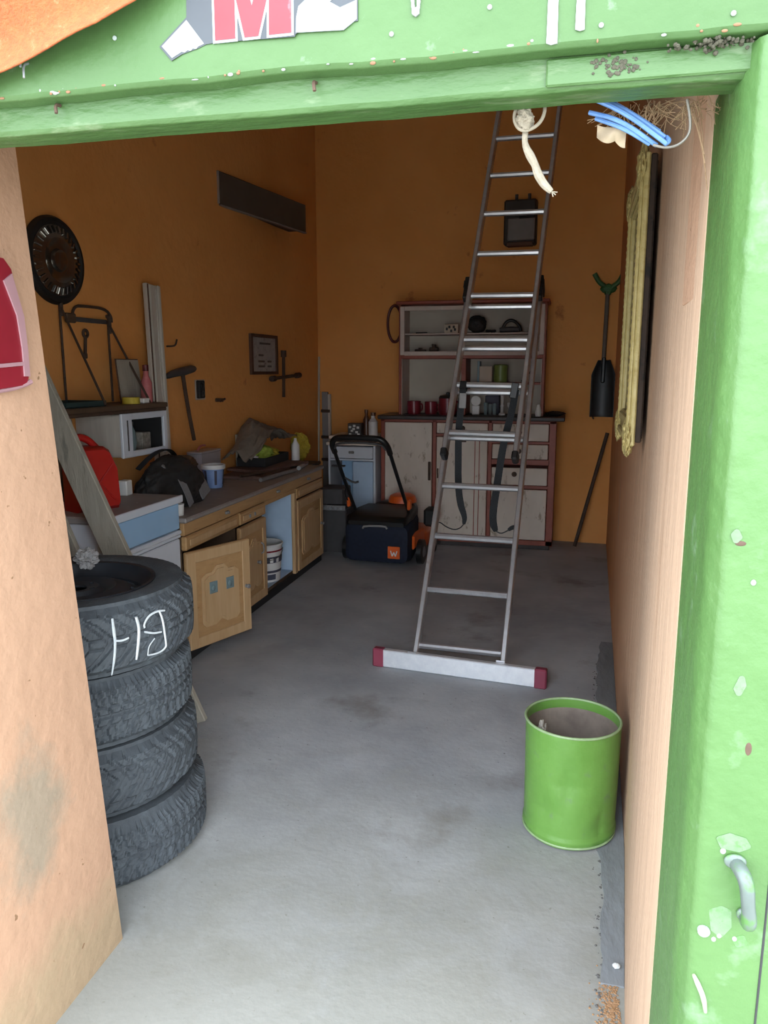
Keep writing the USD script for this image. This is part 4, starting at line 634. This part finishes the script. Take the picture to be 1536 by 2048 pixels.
for s, f, r in ((.285, .20, .09), (-.285, .20, .09), (.275, .60, .08), (-.275, .60, .08)):
    w = add(mw, "wheel", lathe([(.03, -.022), (r * .7, -.022), (r, -.018), (r, .018), (r * .7, .022), (.03, .022), (.03, -.022)], ML(s, f, r), 40, ms), "mower_black")
    add(w, "hub", lathe([(0, -.028), (.028, -.028), (r * .5, -.02), (r * .5, .02), (.028, .028), (0, .028)], ML(s, f, r), 24, ms), "grey_mid")
add(mw, "fender", [tf(bx(.225, .262, .08, .40, .12, .235, .015), FR)], "mower_orange", label="orange mudguard over the right rear wheel")
for s in (-1, 1):
    add(mw, "handle_tube", tube([ML(.205 * s, .30, .24), ML(.205 * s, .13, .40), ML(.20 * s, -.10, .645), ML(.195 * s, -.30, .865)], .0125, 10), "mower_black")
    add(mw, "clamp_lever", [tf(bx(-.012, .012, -.03, .03, -.035, .035, .008), frame(ML(.215 * s + .012 * s, .075, .455), ms, mf, (0, 0, 1)))], "mower_orange", label="orange clamp lever")
add(mw, "handle_bar", tube([ML(-.195, -.29, .855), ML(-.195, -.35, .915), ML(-.165, -.375, .955), ML(-.12, -.38, .965), ML(.12, -.38, .965), ML(.165, -.375, .955), ML(.195, -.35, .915), ML(.195, -.29, .855)], .019, 12, 2), "mower_black", label="padded black top bar")
add(mw, "switch_lever", tube([ML(-.18, -.335, .885), ML(-.15, -.36, .93), ML(.15, -.36, .93), ML(.18, -.335, .885)], .008, 8, 2), "grey_dark")
add(mw, "start_cord", [tube([ML(-.19, -.12, .66), ML(-.13, -.09, .62), ML(-.10, -.08, .63)], .007, 8, 1), tube([ML(-.20, -.05, .60), ML(-.24, .0, .52), ML(-.215, .1, .42)], .005, 8, 2)], "mower_black")
# ---------------------------------------------------------------- kitchen dresser
YF, YBk = 6.05, 6.44
kd = thing("kitchen_dresser", "old cream kitchen dresser with red brown trim and dark worktop behind the ladder", "dresser", (-.77, 6.25, 0))
dx0, dx1 = -1.462, -.082
add(kd, "carcass", [bx(dx0, dx0 + .03, YF + .01, YBk, .05, 1.01), bx(dx1 - .03, dx1, YF + .01, YBk, .05, 1.01), bx(dx0, dx1, YF + .02, YBk, .05, .07), bx(dx0, dx1, YBk - .012, YBk, .05, 1.01), bx(dx0 + .02, dx1 - .02, YF + .03, YBk, .98, 1.0)], "brown_red_trim")
RL = lambda x0, x1, z0, z1: bx(x0, x1, YF - .002, YF + .022, z0, z1, .003)
for a in ((dx0, dx0 + .032, .035, 1.012), (-1.040, -1.010, .035, 1.012), (-.600, -.570, .035, 1.012), (dx1 - .052, dx1, .035, 1.012)): add(kd, "stile", RL(*a), "brown_red_trim")
for a in ((dx0, dx1, .993, 1.014), (dx0, dx1, .035, .075), (-1.012, -.598, .885, .905), (-.572, dx1 - .04, .835, .855), (-.572, dx1 - .04, .672, .715), (-.572, dx1 - .04, .485, .512)): add(kd, "rail", RL(*a), "brown_red_trim")
add(kd, "toe_board", bx(dx0 + .02, dx1 - .02, YF + .02, YF + .04, 0, .05), "dark_top")
for x in (dx0 + .03, dx1 - .07):
    for y in (YF + .04, YBk - .06): add(kd, "foot", bx(x, x + .04, y, y + .04, 0, .05), "dark_top")
def panel(name, x0, x1, z0, z1, y=0, inset=True):
    q = add(kd, name, bx(x0, x1, YF - .012 + y, YF + .008 + y, z0, z1, .005), "cream_paint")
    return q
q = panel("door", -1.428, -1.044, .080, .990); add(q, "door_handle", [bx(-1.066, -1.056, YF - .026, YF - .011, .55, .66, .004), bx(-1.072, -1.050, YF - .018, YF - .011, .53, .68, .003)], "iron")
q = panel("drawer", -1.006, -.603, .908, .990); add(q, "cup_handle", lathe([(0, 0), (.020, 0), (.017, .010), (0, .016)], (-.80, YF - .012, .950), 16, (0, -1, 0)), "iron")
q = panel("door", -1.006, -.603, .080, .880); add(q, "door_handle", bx(-.998, -.988, YF - .026, YF - .011, .55, .63, .004), "iron"); add(q, "latch", bx(-.83, -.77, YF - .018, YF - .011, .842, .862, .003), "iron")
add(q, "board_joint", [bx(x - .003, x + .003, YF - .0135, YF - .0115, .085, .875, .0005) for x in (-.70, -.665)], "brown_red_trim")
q = panel("drawer", -.566, -.138, .858, .990); add(q, "cup_handle", lathe([(0, 0), (.020, 0), (.017, .010), (0, .016)], (-.36, YF - .012, .925), 16, (0, -1, 0)), "iron")
q = panel("drawer", -.566, -.138, .718, .832); add(q, "cup_handle", lathe([(0, 0), (.020, 0), (.017, .010), (0, .016)], (-.36, YF - .012, .78), 16, (0, -1, 0)), "iron")
q = panel("drawer", -.566, -.138, .515, .650, -.004); add(q, "cup_handle", lathe([(0, 0), (.020, 0), (.017, .010), (0, .016)], (-.39, YF - .016, .60), 16, (0, -1, 0)), "iron")
q = panel("door", -.566, -.138, .080, .480)
add(kd, "worktop", bx(dx0 - .02, -.022, YF - .04, YBk, 1.014, 1.046, .006), "dark_top", label="dark brown worktop")
hu = thing("dresser_hutch", "open shelf unit with red brown frame standing on the cream dresser", "hutch", (-.76, 6.3, 1.0465))
hx0, hx1, HF = -1.335, -.188, 6.13; hz = 1.0465
add(hu, "side", bx(hx0, hx0 + .022, HF, YBk, hz, 1.905), "brown_red_trim"); add(hu, "side", bx(hx1 - .022, hx1, HF, YBk, hz, 1.905), "brown_red_trim")
add(hu, "top", bx(hx0 - .02, hx1 + .02, HF - .02, YBk, 1.905, 1.932, .006), "brown_red_trim"); add(hu, "back", bx(hx0 + .02, hx1 - .02, YBk - .012, YBk - .002, hz, 1.906), "hutch_back", label="pale back board")
add(hu, "middle_shelf", bx(hx0 + .02, hx1 - .02, HF, YBk - .012, 1.488, 1.515), "brown_red_trim")
FRM = lambda a, b, c, d: bx(a, b, HF - .012, HF + .012, c, d, .004)
add(hu, "upper_frame", [FRM(hx0 + .012, hx0 + .048, 1.515, 1.892), FRM(hx1 - .048, hx1 - .012, 1.515, 1.892), FRM(hx0 + .045, hx1 - .045, 1.858, 1.892), FRM(hx0 + .045, hx1 - .045, 1.512, 1.545)], "hutch_white", label="pinkish white frame of the upper compartment")
for a in (hx0 + .0225, hx1 - .028):
    add(hu, "lining", bx(a, a + .0055, HF + .013, YBk - .013, 1.516, 1.89, .001), "hutch_white"); add(hu, "lining", bx(a, a + .0055, HF + .003, YBk - .013, hz, 1.487, .001), "hutch_white")
add(hu, "inner_shelf", bx(hx0 + .03, hx1 - .03, HF + .05, YBk - .013, 1.676, 1.686, .002), "hutch_white")
add(hu, "divider", bx(-.832, -.795, HF + .003, YBk - .013, hz, 1.487), "brown_red_trim")
add(hu, "lower_shelf", bx(-.795, hx1 - .023, HF + .02, YBk - .013, 1.288, 1.304), "brown_red_trim")
# things in the hutch
def vase(name, label, cat_, x, y, z, prof, m, n=26, group=None): return single(name, lathe(prof, (x, y, z), n), m, label, cat_, group=group)
WZ = hz + .0005
def pot(label, x, y, z, r, h, m, lid=False):
    t = thing("pot", label, "pot", (x, y, z)); add(t, "body", lathe([(0, 0), (r * .92, 0), (r, h * .15), (r, h), (r * .95, h), (r * .92, .01), (0, .01)], t.loc, 30), m); add(t, "handle", tube([t.loc + (r * .98, -.005, h * .8), t.loc + (r * 1.3, -.01, h * .75), t.loc + (r * 1.3, -.01, h * .35), t.loc + (r * .98, -.005, h * .25)], .006, 8, 2), m)
    if lid: add(t, "lid", lathe([(0, 0), (r * 1.03, 0), (r * .9, .02), (.015, .03), (.015, .045), (0, .05)], t.loc + (0, 0, h), 30), "black_plastic")
    return t
pot("small maroon pot at the left end of the dresser worktop", -1.225, 6.22, WZ, .055, .105, "maroon"); pot("middle maroon pot of the three under the hutch", -1.09, 6.24, WZ, .050, .10, "maroon"); pot("larger maroon pot with a black lid beside the hutch divider", -.945, 6.20, WZ, .072, .13, "maroon", True)
single("cream_carton", bx(-.70, -.598, 6.22, 6.30, 1.3045, 1.43, .004), "cream_box", "cream carton on the lower shelf of the hutch", "carton")
jg = thing("jar", "olive green lidded jar on the lower shelf of the hutch", "jar", (-.535, 6.26, 1.3045)); add(jg, "body", lathe([(0, 0), (.050, 0), (.054, .012), (.054, .11), (0, .11)], jg.loc, 32), "jar_green"); add(jg, "lid", lathe([(0, 0), (.057, 0), (.057, .022), (.05, .028), (0, .03)], jg.loc + (0, 0, .11), 32), "jar_green")
single("pale_book", bx(-.725, -.705, 6.30, 6.40, 1.3045, 1.47, .002), "teal_box", "thin pale folder standing behind the cream carton", "folder")
wb_ = thing("alarm_clock", "little round white clock on the dresser worktop", "clock", (-.72, 6.21, WZ)); add(wb_, "case", lathe([(0, -.018), (.038, -.018), (.042, -.01), (.042, .014), (.038, .018), (0, .018)], (-.72, 6.21, WZ + .112), 32, (0, -1, 0)), "white_plastic"); add(wb_, "base", bx(-.75, -.69, 6.19, 6.23, WZ, WZ + .075, .006), "white_plastic")
for i, (x, h) in enumerate(((-.645, .095), (-.61, .085), (-.575, .09))): vase("drinking_glass", ("clear glass next to the white clock", "middle one of three clear glasses behind the strap", "clear glass beside the white candlestick")[i], "glass", x, 6.25, WZ, [(0, 0), (.014, 0), (.018, h), (.0165, h), (.012, .006), (0, .006)], "teal_box")
vase("candlestick", "slim white candlestick on the dresser worktop between the straps", "candlestick", -.513, 6.22, WZ, [(0, 0), (.026, 0), (.026, .01), (.012, .022), (.012, .06), (.018, .07), (.010, .085), (.015, .15), (.012, .18), (0, .18)], "white_plastic")
vase("egg_cup", "small white egg cup right of the candlestick", "egg cup", -.45, 6.22, WZ, [(0, 0), (.02, 0), (.008, .015), (.008, .05), (.024, .07), (.026, .10), (.022, .10), (.018, .072), (0, .06)], "white_plastic")
single("dark_tin", bx(-.66, -.545, 6.33, 6.41, WZ, WZ + .15, .006), "label_dark", "dark blue tin behind the clear glasses", "tin")
pb = thing("print_box", "small box with black and white print on the upper hutch shelf", "box", (-.93, 6.25, 1.6865)); add(pb, "body", bx(-.985, -.875, 6.22, 6.28, 1.6865, 1.758, .003), "cream_box")
for a, b in ((-.965, 1.72), (-.945, 1.735), (-.93, 1.705), (-.91, 1.735), (-.90, 1.715)): add(pb, "print_mark", bx(a - .008, a + .008, 6.2185, 6.2205, b - .010, b + .010, .0005), "plinth_black")
single("black_case", blob((-.73, 6.26, 1.755), (.075, .06, .07), 4, .2, 2, 4, -.067), "plinth_black", "rounded black case on the upper hutch shelf", "case", True)
single("black_cable", [tube([(-.62 + .035 * math.sin(k * .9), 6.25 + .03 * math.cos(k * .7), 1.698 + .004 * (k % 3)) for k in range(14)], .008, 8, 1)], "black_plastic", "tangle of black cable lying on the upper hutch shelf", "cable")
dr = thing("angle_grinder", "dark hand tool with a curved grip on the upper hutch shelf", "tool", (-.47, 6.25, 1.6865)); add(dr, "body", tube([(-.55, 6.25, 1.708), (-.47, 6.25, 1.713), (-.40, 6.25, 1.711)], [.018, .022, .018], 12, 1), "grey_dark"); add(dr, "grip", tube([(-.53, 6.25, 1.715), (-.50, 6.25, 1.775), (-.45, 6.25, 1.785), (-.40, 6.25, 1.745), (-.385, 6.25, 1.70)], .012, 10, 2), "black_plastic")
for i, (x, w, h) in enumerate(((-1.18, .045, .03), (-1.07, .035, .055))): single("small_part", [bx(x - w, x + w, 6.22, 6.26, 1.5455, 1.5455 + h * .6, .006), cyl((x, 6.24, 1.5455), (x, 6.24, 1.5455 + h), .016, 12)], "iron", ("flat rusty part on the floor of the upper hutch compartment", "taller rusty part beside the flat one in the hutch")[i], "metal part")
single("dark_strip", bx(-1.22, -1.13, 6.24, 6.27, 1.6865, 1.697, .002), "plinth_black", "short dark strip at the left end of the inner hutch shelf", "strip")
single("bent_wire", tube([(-.37, 6.24, 1.312), (-.33, 6.235, 1.35), (-.285, 6.23, 1.41)], .005, 8, 1), "iron", "thin dark stick leaning at the right of the lower hutch shelf", "stick")
single("salt_shaker", lathe([(0, 0), (.022, 0), (.026, .03), (.018, .07), (.012, .09), (0, .095)], (-.225, 6.105, WZ), 20), "white_plastic", "small pale shaker at the right end of the dresser worktop", "shaker")
single("black_rag", blob((-.10, 6.20, WZ + .018), (.075, .09, .018), 5, .3, 2, 4, -.018), "plinth_black", "flat black cloth lying on the right end of the dresser worktop", "cloth", True)
# ---------------------------------------------------------------- back wall
hr = thing("hose_ring", "dark red ring of hose hung on the back wall beside the hutch", "hose", BW(.70, 1.63, .02))
for k in range(3): add(hr, "coil", tube([BW(.715 + .062 * math.cos(a) + .004 * k, 1.783 + .150 * math.sin(a), .018 + .014 * k) for a in np.linspace(0, 2 * np.pi, 40)], .011, 8), "red_dark")
dv = thing("meter_box", "dark grey box with a lighter face high on the back wall behind the ladder", "meter box", BW(1.755, 2.36, .0))
add(dv, "case", bbox(1.632, 1.882, 2.362, 2.70, .001, .10, .012), "device_dark"); add(dv, "cover", bbox(1.665, 1.875, 2.395, 2.56, .098, .112, .008), "grey_mid"); add(dv, "window", bbox(1.75, 1.875, 2.555, 2.60, .098, .118, .006), "plinth_black"); add(dv, "bottom_lip", bbox(1.66, 1.86, 2.35, 2.385, .05, .11, .006), "frame_brown")
for u in (1.72, 1.82): add(dv, "pipe_stub", tube([BW(u, 2.70, .05), BW(u, 2.745, .05)], .012, 10), "grey_dark")
sp = thing("spade", "short spade with a green handle and black blade hung on the back wall", "spade", BW(2.44, 1.03, .03))
add(sp, "handle", [tube([BW(2.435, 1.975, .035), BW(2.425, 2.03, .035), BW(2.375, 2.06, .035), BW(2.335, 2.13, .04)], .018, 10, 2), tube([BW(2.445, 1.975, .035), BW(2.47, 2.03, .035), BW(2.52, 2.06, .035), BW(2.55, 2.13, .04)], .018, 10, 2), blob(BW(2.445, 2.015, .035), (.06, .02, .035), 3, .15)], "shovel_green"); add(sp, "shaft", tube([BW(2.44, 2.0, .035), BW(2.435, 1.45, .04)], .016, 12), "shaft_grey")
bl = np.array([(-.055, 1.43), (-.03, 1.475), (.03, 1.475), (.06, 1.43), (.085, 1.25), (.08, 1.04), (-.035, 1.04), (-.075, 1.06), (-.085, 1.25)])
def blade(u, v):
    s = (u - .5) * 2; z = 1.475 - .44 * v; w = .045 + .045 * min(1, 1) * np.clip(v * 4, 0, 1)
    return np.array([BW(2.44 + s_ * w_, z_, .028 + .028 * s_ ** 2 + .01 * v_) for s_, w_, z_, v_ in zip(s, w, z, v)])
add(sp, "blade", sheet(blade, 16, 20, .005), "shovel_blade", True); add(sp, "socket", [bar(BW(2.438, 1.50, .045), BW(2.436, 1.30, .045), .03, .025, BU, .008)], "shovel_blade"); add(sp, "hanger", tube([BW(2.372, 1.12, .02), BW(2.372, 1.03, .03), BW(2.38, 1.02, .05)], .006, 8, 1), "iron")
pl_ = single("iron_bar", tube([(.094, 6.19, .016), (.308, 6.34, .91)], .0145, 12), "iron", "dark bar leaning against the back wall right of the dresser", "bar")
# ---------------------------------------------------------------- gilt frame on the right wall
gf = thing("gilt_frame", "ornate gilt picture frame leaning out from the right wall", "picture frame", (.20, 2.64, 1.16))
GA, GB = np.array([.187, 2.335, 0]), np.array([.196, 2.955, 0]); gu = nrm(GB - GA); gn = np.array([-gu[1], gu[0], 0.])   # face towards the room
gW, gz0, gz1 = .62, 1.182, 1.985
G = frame(GA, gu, (0, 0, 1), -np.cross((0, 0, 1), gu)); 
def gb(u0, u1, z0, z1, o0, o1, b=.004): return tf(bx(u0, u1, o0, o1, z0, z1, b), frame(GA, gu, gn, (0, 0, 1)))
mwid = .085
for a in ((0, mwid, gz0, gz1), (gW - mwid, gW, gz0, gz1), (mwid, gW - mwid, gz0, gz0 + mwid), (mwid, gW - mwid, gz1 - mwid, gz1)):
    q = add(gf, "moulding", gb(*a, -.004, .012), "gold"); v = (a[1] - a[0]) < .1
    if v: add(q, "bead", [gb(a[0] + .006, a[0] + .028, gz0, gz1, .010, .022), gb(a[0] + .05, a[0] + .078, gz0 + .01, gz1 - .01, .010, .018)], "gold")
    else: add(q, "bead", [gb(a[0], a[1], a[2] + .006, a[2] + .028, .010, .022), gb(a[0], a[1], a[2] + .05, a[2] + .078, .010, .018)], "gold")
orn = []
for k in range(34):
    z = gz0 + .03 + k * (gz1 - gz0 - .06) / 33; orn += [ball(GA + gu * .066 + gn * .016 + (0, 0, z), (.006, .008, .008), 2), ball(GA + gu * (gW - .066) + gn * .018 + (0, 0, z), (.006, .009, .008), 2)]
add(gf, "bead_row", orn, "gold")
for u, z in ((.04, gz0 + .03), (gW - .04, gz0 + .03), (.04, gz1 - .03), (gW - .04, gz1 - .03)): add(gf, "corner_ornament", blob(GA + gu * u + gn * .014 + (0, 0, z), (.016, .045, .06), int(u * 100), .35, 3, 4), "gold")
add(gf, "canvas", gb(mwid - .01, gW - mwid + .01, gz0 + .07, gz1 - .07, -.010, -.004), "old_canvas")
add(gf, "back_frame", [gb(.004, .045, gz0 + .01, gz1 - .005, -.022, -.004), gb(gW - .045, gW - .004, gz0 + .01, gz1 - .005, -.022, -.004), gb(.045, gW - .045, gz0 + .01, gz0 + .05, -.022, -.004), gb(.045, gW - .045, gz1 - .05, gz1 - .005, -.022, -.004), gb(.02, gW - .02, gz0 + .02, gz1 - .02, -.0245, -.020)], "frame_back", label="dark bare wood back of the frame")
# ---------------------------------------------------------------- on the doorway
so = .9293
def on_board(poly, t, y=so): return prism(poly, t, (0, y, 0), (1, 0, 0), (0, 0, 1))
sk2 = thing("sticker", "torn dark sticker with a red letter M and a pale 2 on the green board", "sticker", (-.37, .929, 1.77))
add(sk2, "backing", on_board([(-.461, 1.86), (-.463, 1.812), (-.440, 1.782), (-.426, 1.783), (-.327, 1.7805), (-.326, 1.783), (-.318, 1.787), (-.251, 1.790), (-.251, 1.86)], .0008), "sticker_dark")
add(sk2, "white_tip", on_board([(-.463, 1.811), (-.441, 1.783), (-.449, 1.7805), (-.452, 1.778), (-.456, 1.779), (-.459, 1.7765), (-.463, 1.7775), (-.467, 1.7755), (-.471, 1.7765), (-.484, 1.7708), (-.497, 1.785)], .0010), "sticker_white", label="white ragged corner of the sticker")
add(sk2, "tip_outline", on_board([(-.463, 1.814), (-.439, 1.782), (-.450, 1.7785), (-.471, 1.774), (-.485, 1.768), (-.500, 1.785)], .0006), "sticker_dark")
Mz = [(-.426, 1.875), (-.4265, 1.785), (-.401, 1.785), (-.4005, 1.835), (-.389, 1.785), (-.372, 1.785), (-.357, 1.835), (-.3585, 1.785), (-.331, 1.785), (-.330, 1.875), (-.360, 1.875), (-.379, 1.818), (-.396, 1.875)]
add(sk2, "letter_m", on_board(list(Polygon(Mz).buffer(.0032, join_style=2).exterior.coords)[:-1], .0012), "sticker_white", label="white outline of the letter M"); add(sk2, "letter_m_fill", on_board(Mz, .0016), "sticker_red", label="red letter M")
add(sk2, "numeral", on_board([(-.325, 1.80), (-.3255, 1.7845), (-.268, 1.782), (-.252, 1.792), (-.252, 1.812), (-.272, 1.806), (-.284, 1.813), (-.255, 1.83), (-.255, 1.875), (-.325, 1.875), (-.325, 1.85), (-.285, 1.845), (-.285, 1.838), (-.322, 1.812)], .0012), "sticker_white", label="pale numeral 2")
def cloth(u, v):
    x = -1.15 + .685 * u; low = np.interp(x, [-1.15, -.80, -.703, -.631, -.561, -.507, -.44], [1.70, 1.742, 1.765, 1.782, 1.803, 1.829, 1.87]); z = low + (1.96 - low) * v
    y = .905 - .012 * np.sin(v * 9 + u * 5) * (.4 + v) - .008 * np.sin(u * 17 + v * 4) - .010 * (1 - v) ** 6
    return np.c_[x, y, z]
single("orange_cloth", sheet(cloth, 100, 40, .0022), "orange_cloth", "orange woven cloth hanging over the left end of the green board", "cloth", True)
rp = thing("rope_end", "frayed whitish rope end hanging from a knot under the green beam", "rope", (-.055, 1.02, 1.61))
add(rp, "tail", tube([(-.066, 1.02, 1.700), (-.065, 1.02, 1.686), (-.066, 1.02, 1.672), (-.058, 1.02, 1.657), (-.052, 1.02, 1.647), (-.049, 1.02, 1.637), (-.041, 1.02, 1.624), (-.031, 1.02, 1.615)], [.004, .0038, .0036, .0055, .0046, .0056, .0048, .003], 9, 2), "rope_white")
add(rp, "knot", blob((-.066, 1.015, 1.698), (.011, .011, .013), 2, .45, 2.5, 4), "rope_white"); add(rp, "loop", [tube([(-.072, 1.015, 1.72), (-.080, 1.012, 1.702), (-.074, 1.012, 1.687), (-.062, 1.012, 1.684), (-.048, 1.015, 1.692), (-.042, 1.018, 1.706), (-.044, 1.02, 1.72)], .0022, 8, 2)], "rope_white")
add(rp, "frayed_strand", [tube([(-.031 , 1.02, 1.615), (-.030 + dx, 1.02, 1.615 - dz), ], .0008, 5) for dx, dz in ((.004, .004), (.001, .006), (.006, .001))], "rope_white")
cd = thing("blue_cord", "bundle of blue plastic cord tucked behind the green beam", "cord", (.06, 1.03, 1.66))
for k, (a, b, c) in enumerate((((.004, 1.724), (.05, 1.700), (.100, 1.664)), ((.016, 1.722), (.055, 1.700), (.098, 1.672)), ((.026, 1.722), (.06, 1.700), (.092, 1.679)), ((.010, 1.708), (.045, 1.690), (.090, 1.665)), ((.018, 1.702), (.05, 1.684), (.082, 1.668)))):
    add(cd, "strand", tube([(a[0], 1.028 + .004 * k, a[1]), (b[0], 1.02 + .005 * (k % 3), b[1] + .002 * (k % 2)), (c[0], 1.028 + .003 * k, c[1])], .0028, 8, 2), "cord_blue")
add(cd, "cord_bend", tube([(.098, 1.030, 1.664), (.104, 1.03, 1.667), (.100, 1.034, 1.673)], .0028, 8, 2), "cord_blue")
single("paper_shred", sheet(lambda u, v: np.c_[.020 + .034 * u, 1.042 + .004 * np.sin(u * 6 + v * 3), 1.694 - .008 * u - (.014 + .006 * np.abs(np.sin(u * 5))) * v], 20, 10, .0012), "shred_paper", "torn tan paper scrap caught under the blue cord", "paper scrap")
single("loop_wire", tube([(.085, 1.03, 1.664), (.10, 1.032, 1.660), (.115, 1.034, 1.663), (.126, 1.034, 1.674), (.126, 1.034, 1.690), (.120, 1.03, 1.712)], .0016, 8, 2), "wire_grey", "thin grey wire looping down beside the blue cord", "wire")
rs = np.random.default_rng(5)
tuft = []
for k in range(110):
    x0 = rs.uniform(.035, .160); y0 = rs.uniform(1.05, 1.10); L_ = rs.uniform(.010, .042); a = rs.uniform(-1.3, 1.3); p0 = np.array([x0, y0, 1.718 + rs.uniform(-.004, .008)]); d = np.array([math.sin(a), rs.uniform(0, .3), -abs(math.cos(a)) * .8]); p2 = p0 + d * L_
    if p2[0] > .162: p2[0] = .162
    tuft.append(tube([p0, (p0 + p2) / 2 + rs.normal(0, .003, 3), p2], rs.uniform(.0003, .0007), 4, 1))
for k in range(5):
    tuft.append(tube([(.12 + .006 * k, 1.05 + .01 * k, 1.715), (.135 + .004 * k, 1.05 + .01 * k, 1.690 - .006 * k), (.146 + .003 * k, 1.05 + .01 * k, 1.655 - .008 * k)], .0006, 5, 2))
single("nest_straw", tuft, "straw", "tuft of old straw and cobweb in the top right corner of the doorway", "straw", False, kind="stuff")
gr = []
for k in range(90):
    x, y, z = rs.normal(.130, .022), rs.uniform(.936, .955), 1.738 + rs.normal(0, .003); r = rs.uniform(.0008, .0028)
    gr.append(blob((x, y, z), (r, r, r), k % 6, .4, 2, 1))
for k in range(70):
    x, z = rs.normal(.035, .012), 1.729 + rs.normal(0, .004); r = rs.uniform(.0008, .0026); gr.append(blob((x, .9515, z), (r, r * .6, r), k % 6, .4, 2, 1))
single("nest_crumbs", gr, "nest", "crumbs of an old wasp nest under the right end of the green board", "nest crumbs", False, kind="stuff")
rpn = thing("red_panel", "red plastic panel with a pink band hung on the left pier", "panel", (-1.02, 1.22, 1.35))
pz = [(1.05, 1.60), (1.262, 1.60), (1.280, 1.583), (1.300, 1.50), (1.3035, 1.44), (1.3035, 1.385), (1.295, 1.372), (1.05, 1.35)]
FRP = dict(o=(-1.0295, 0, 0), X=(0, 1, 0), Y=(0, 0, 1))
add(rpn, "plate", prism(pz, .018, **FRP), "red_panel"); add(rpn, "edge_band", prism([(1.255, 1.56), (1.278, 1.575), (1.3015, 1.50), (1.305, 1.44), (1.305, 1.388), (1.290, 1.388), (1.290, 1.44), (1.283, 1.50)], .021, **FRP), "pink_trim"); add(rpn, "stripe", prism([(1.05, 1.392), (1.302, 1.409), (1.302, 1.416), (1.05, 1.399)], .0205, **FRP), "pink_trim", label="pale pink stripe")
add(rpn, "bottom_trim", tube([(-1.018, 1.05, 1.349), (-1.018, 1.25, 1.364), (-1.016, 1.29, 1.371), (-1.014, 1.312, 1.378)], .005, 8, 2), "pink_trim")
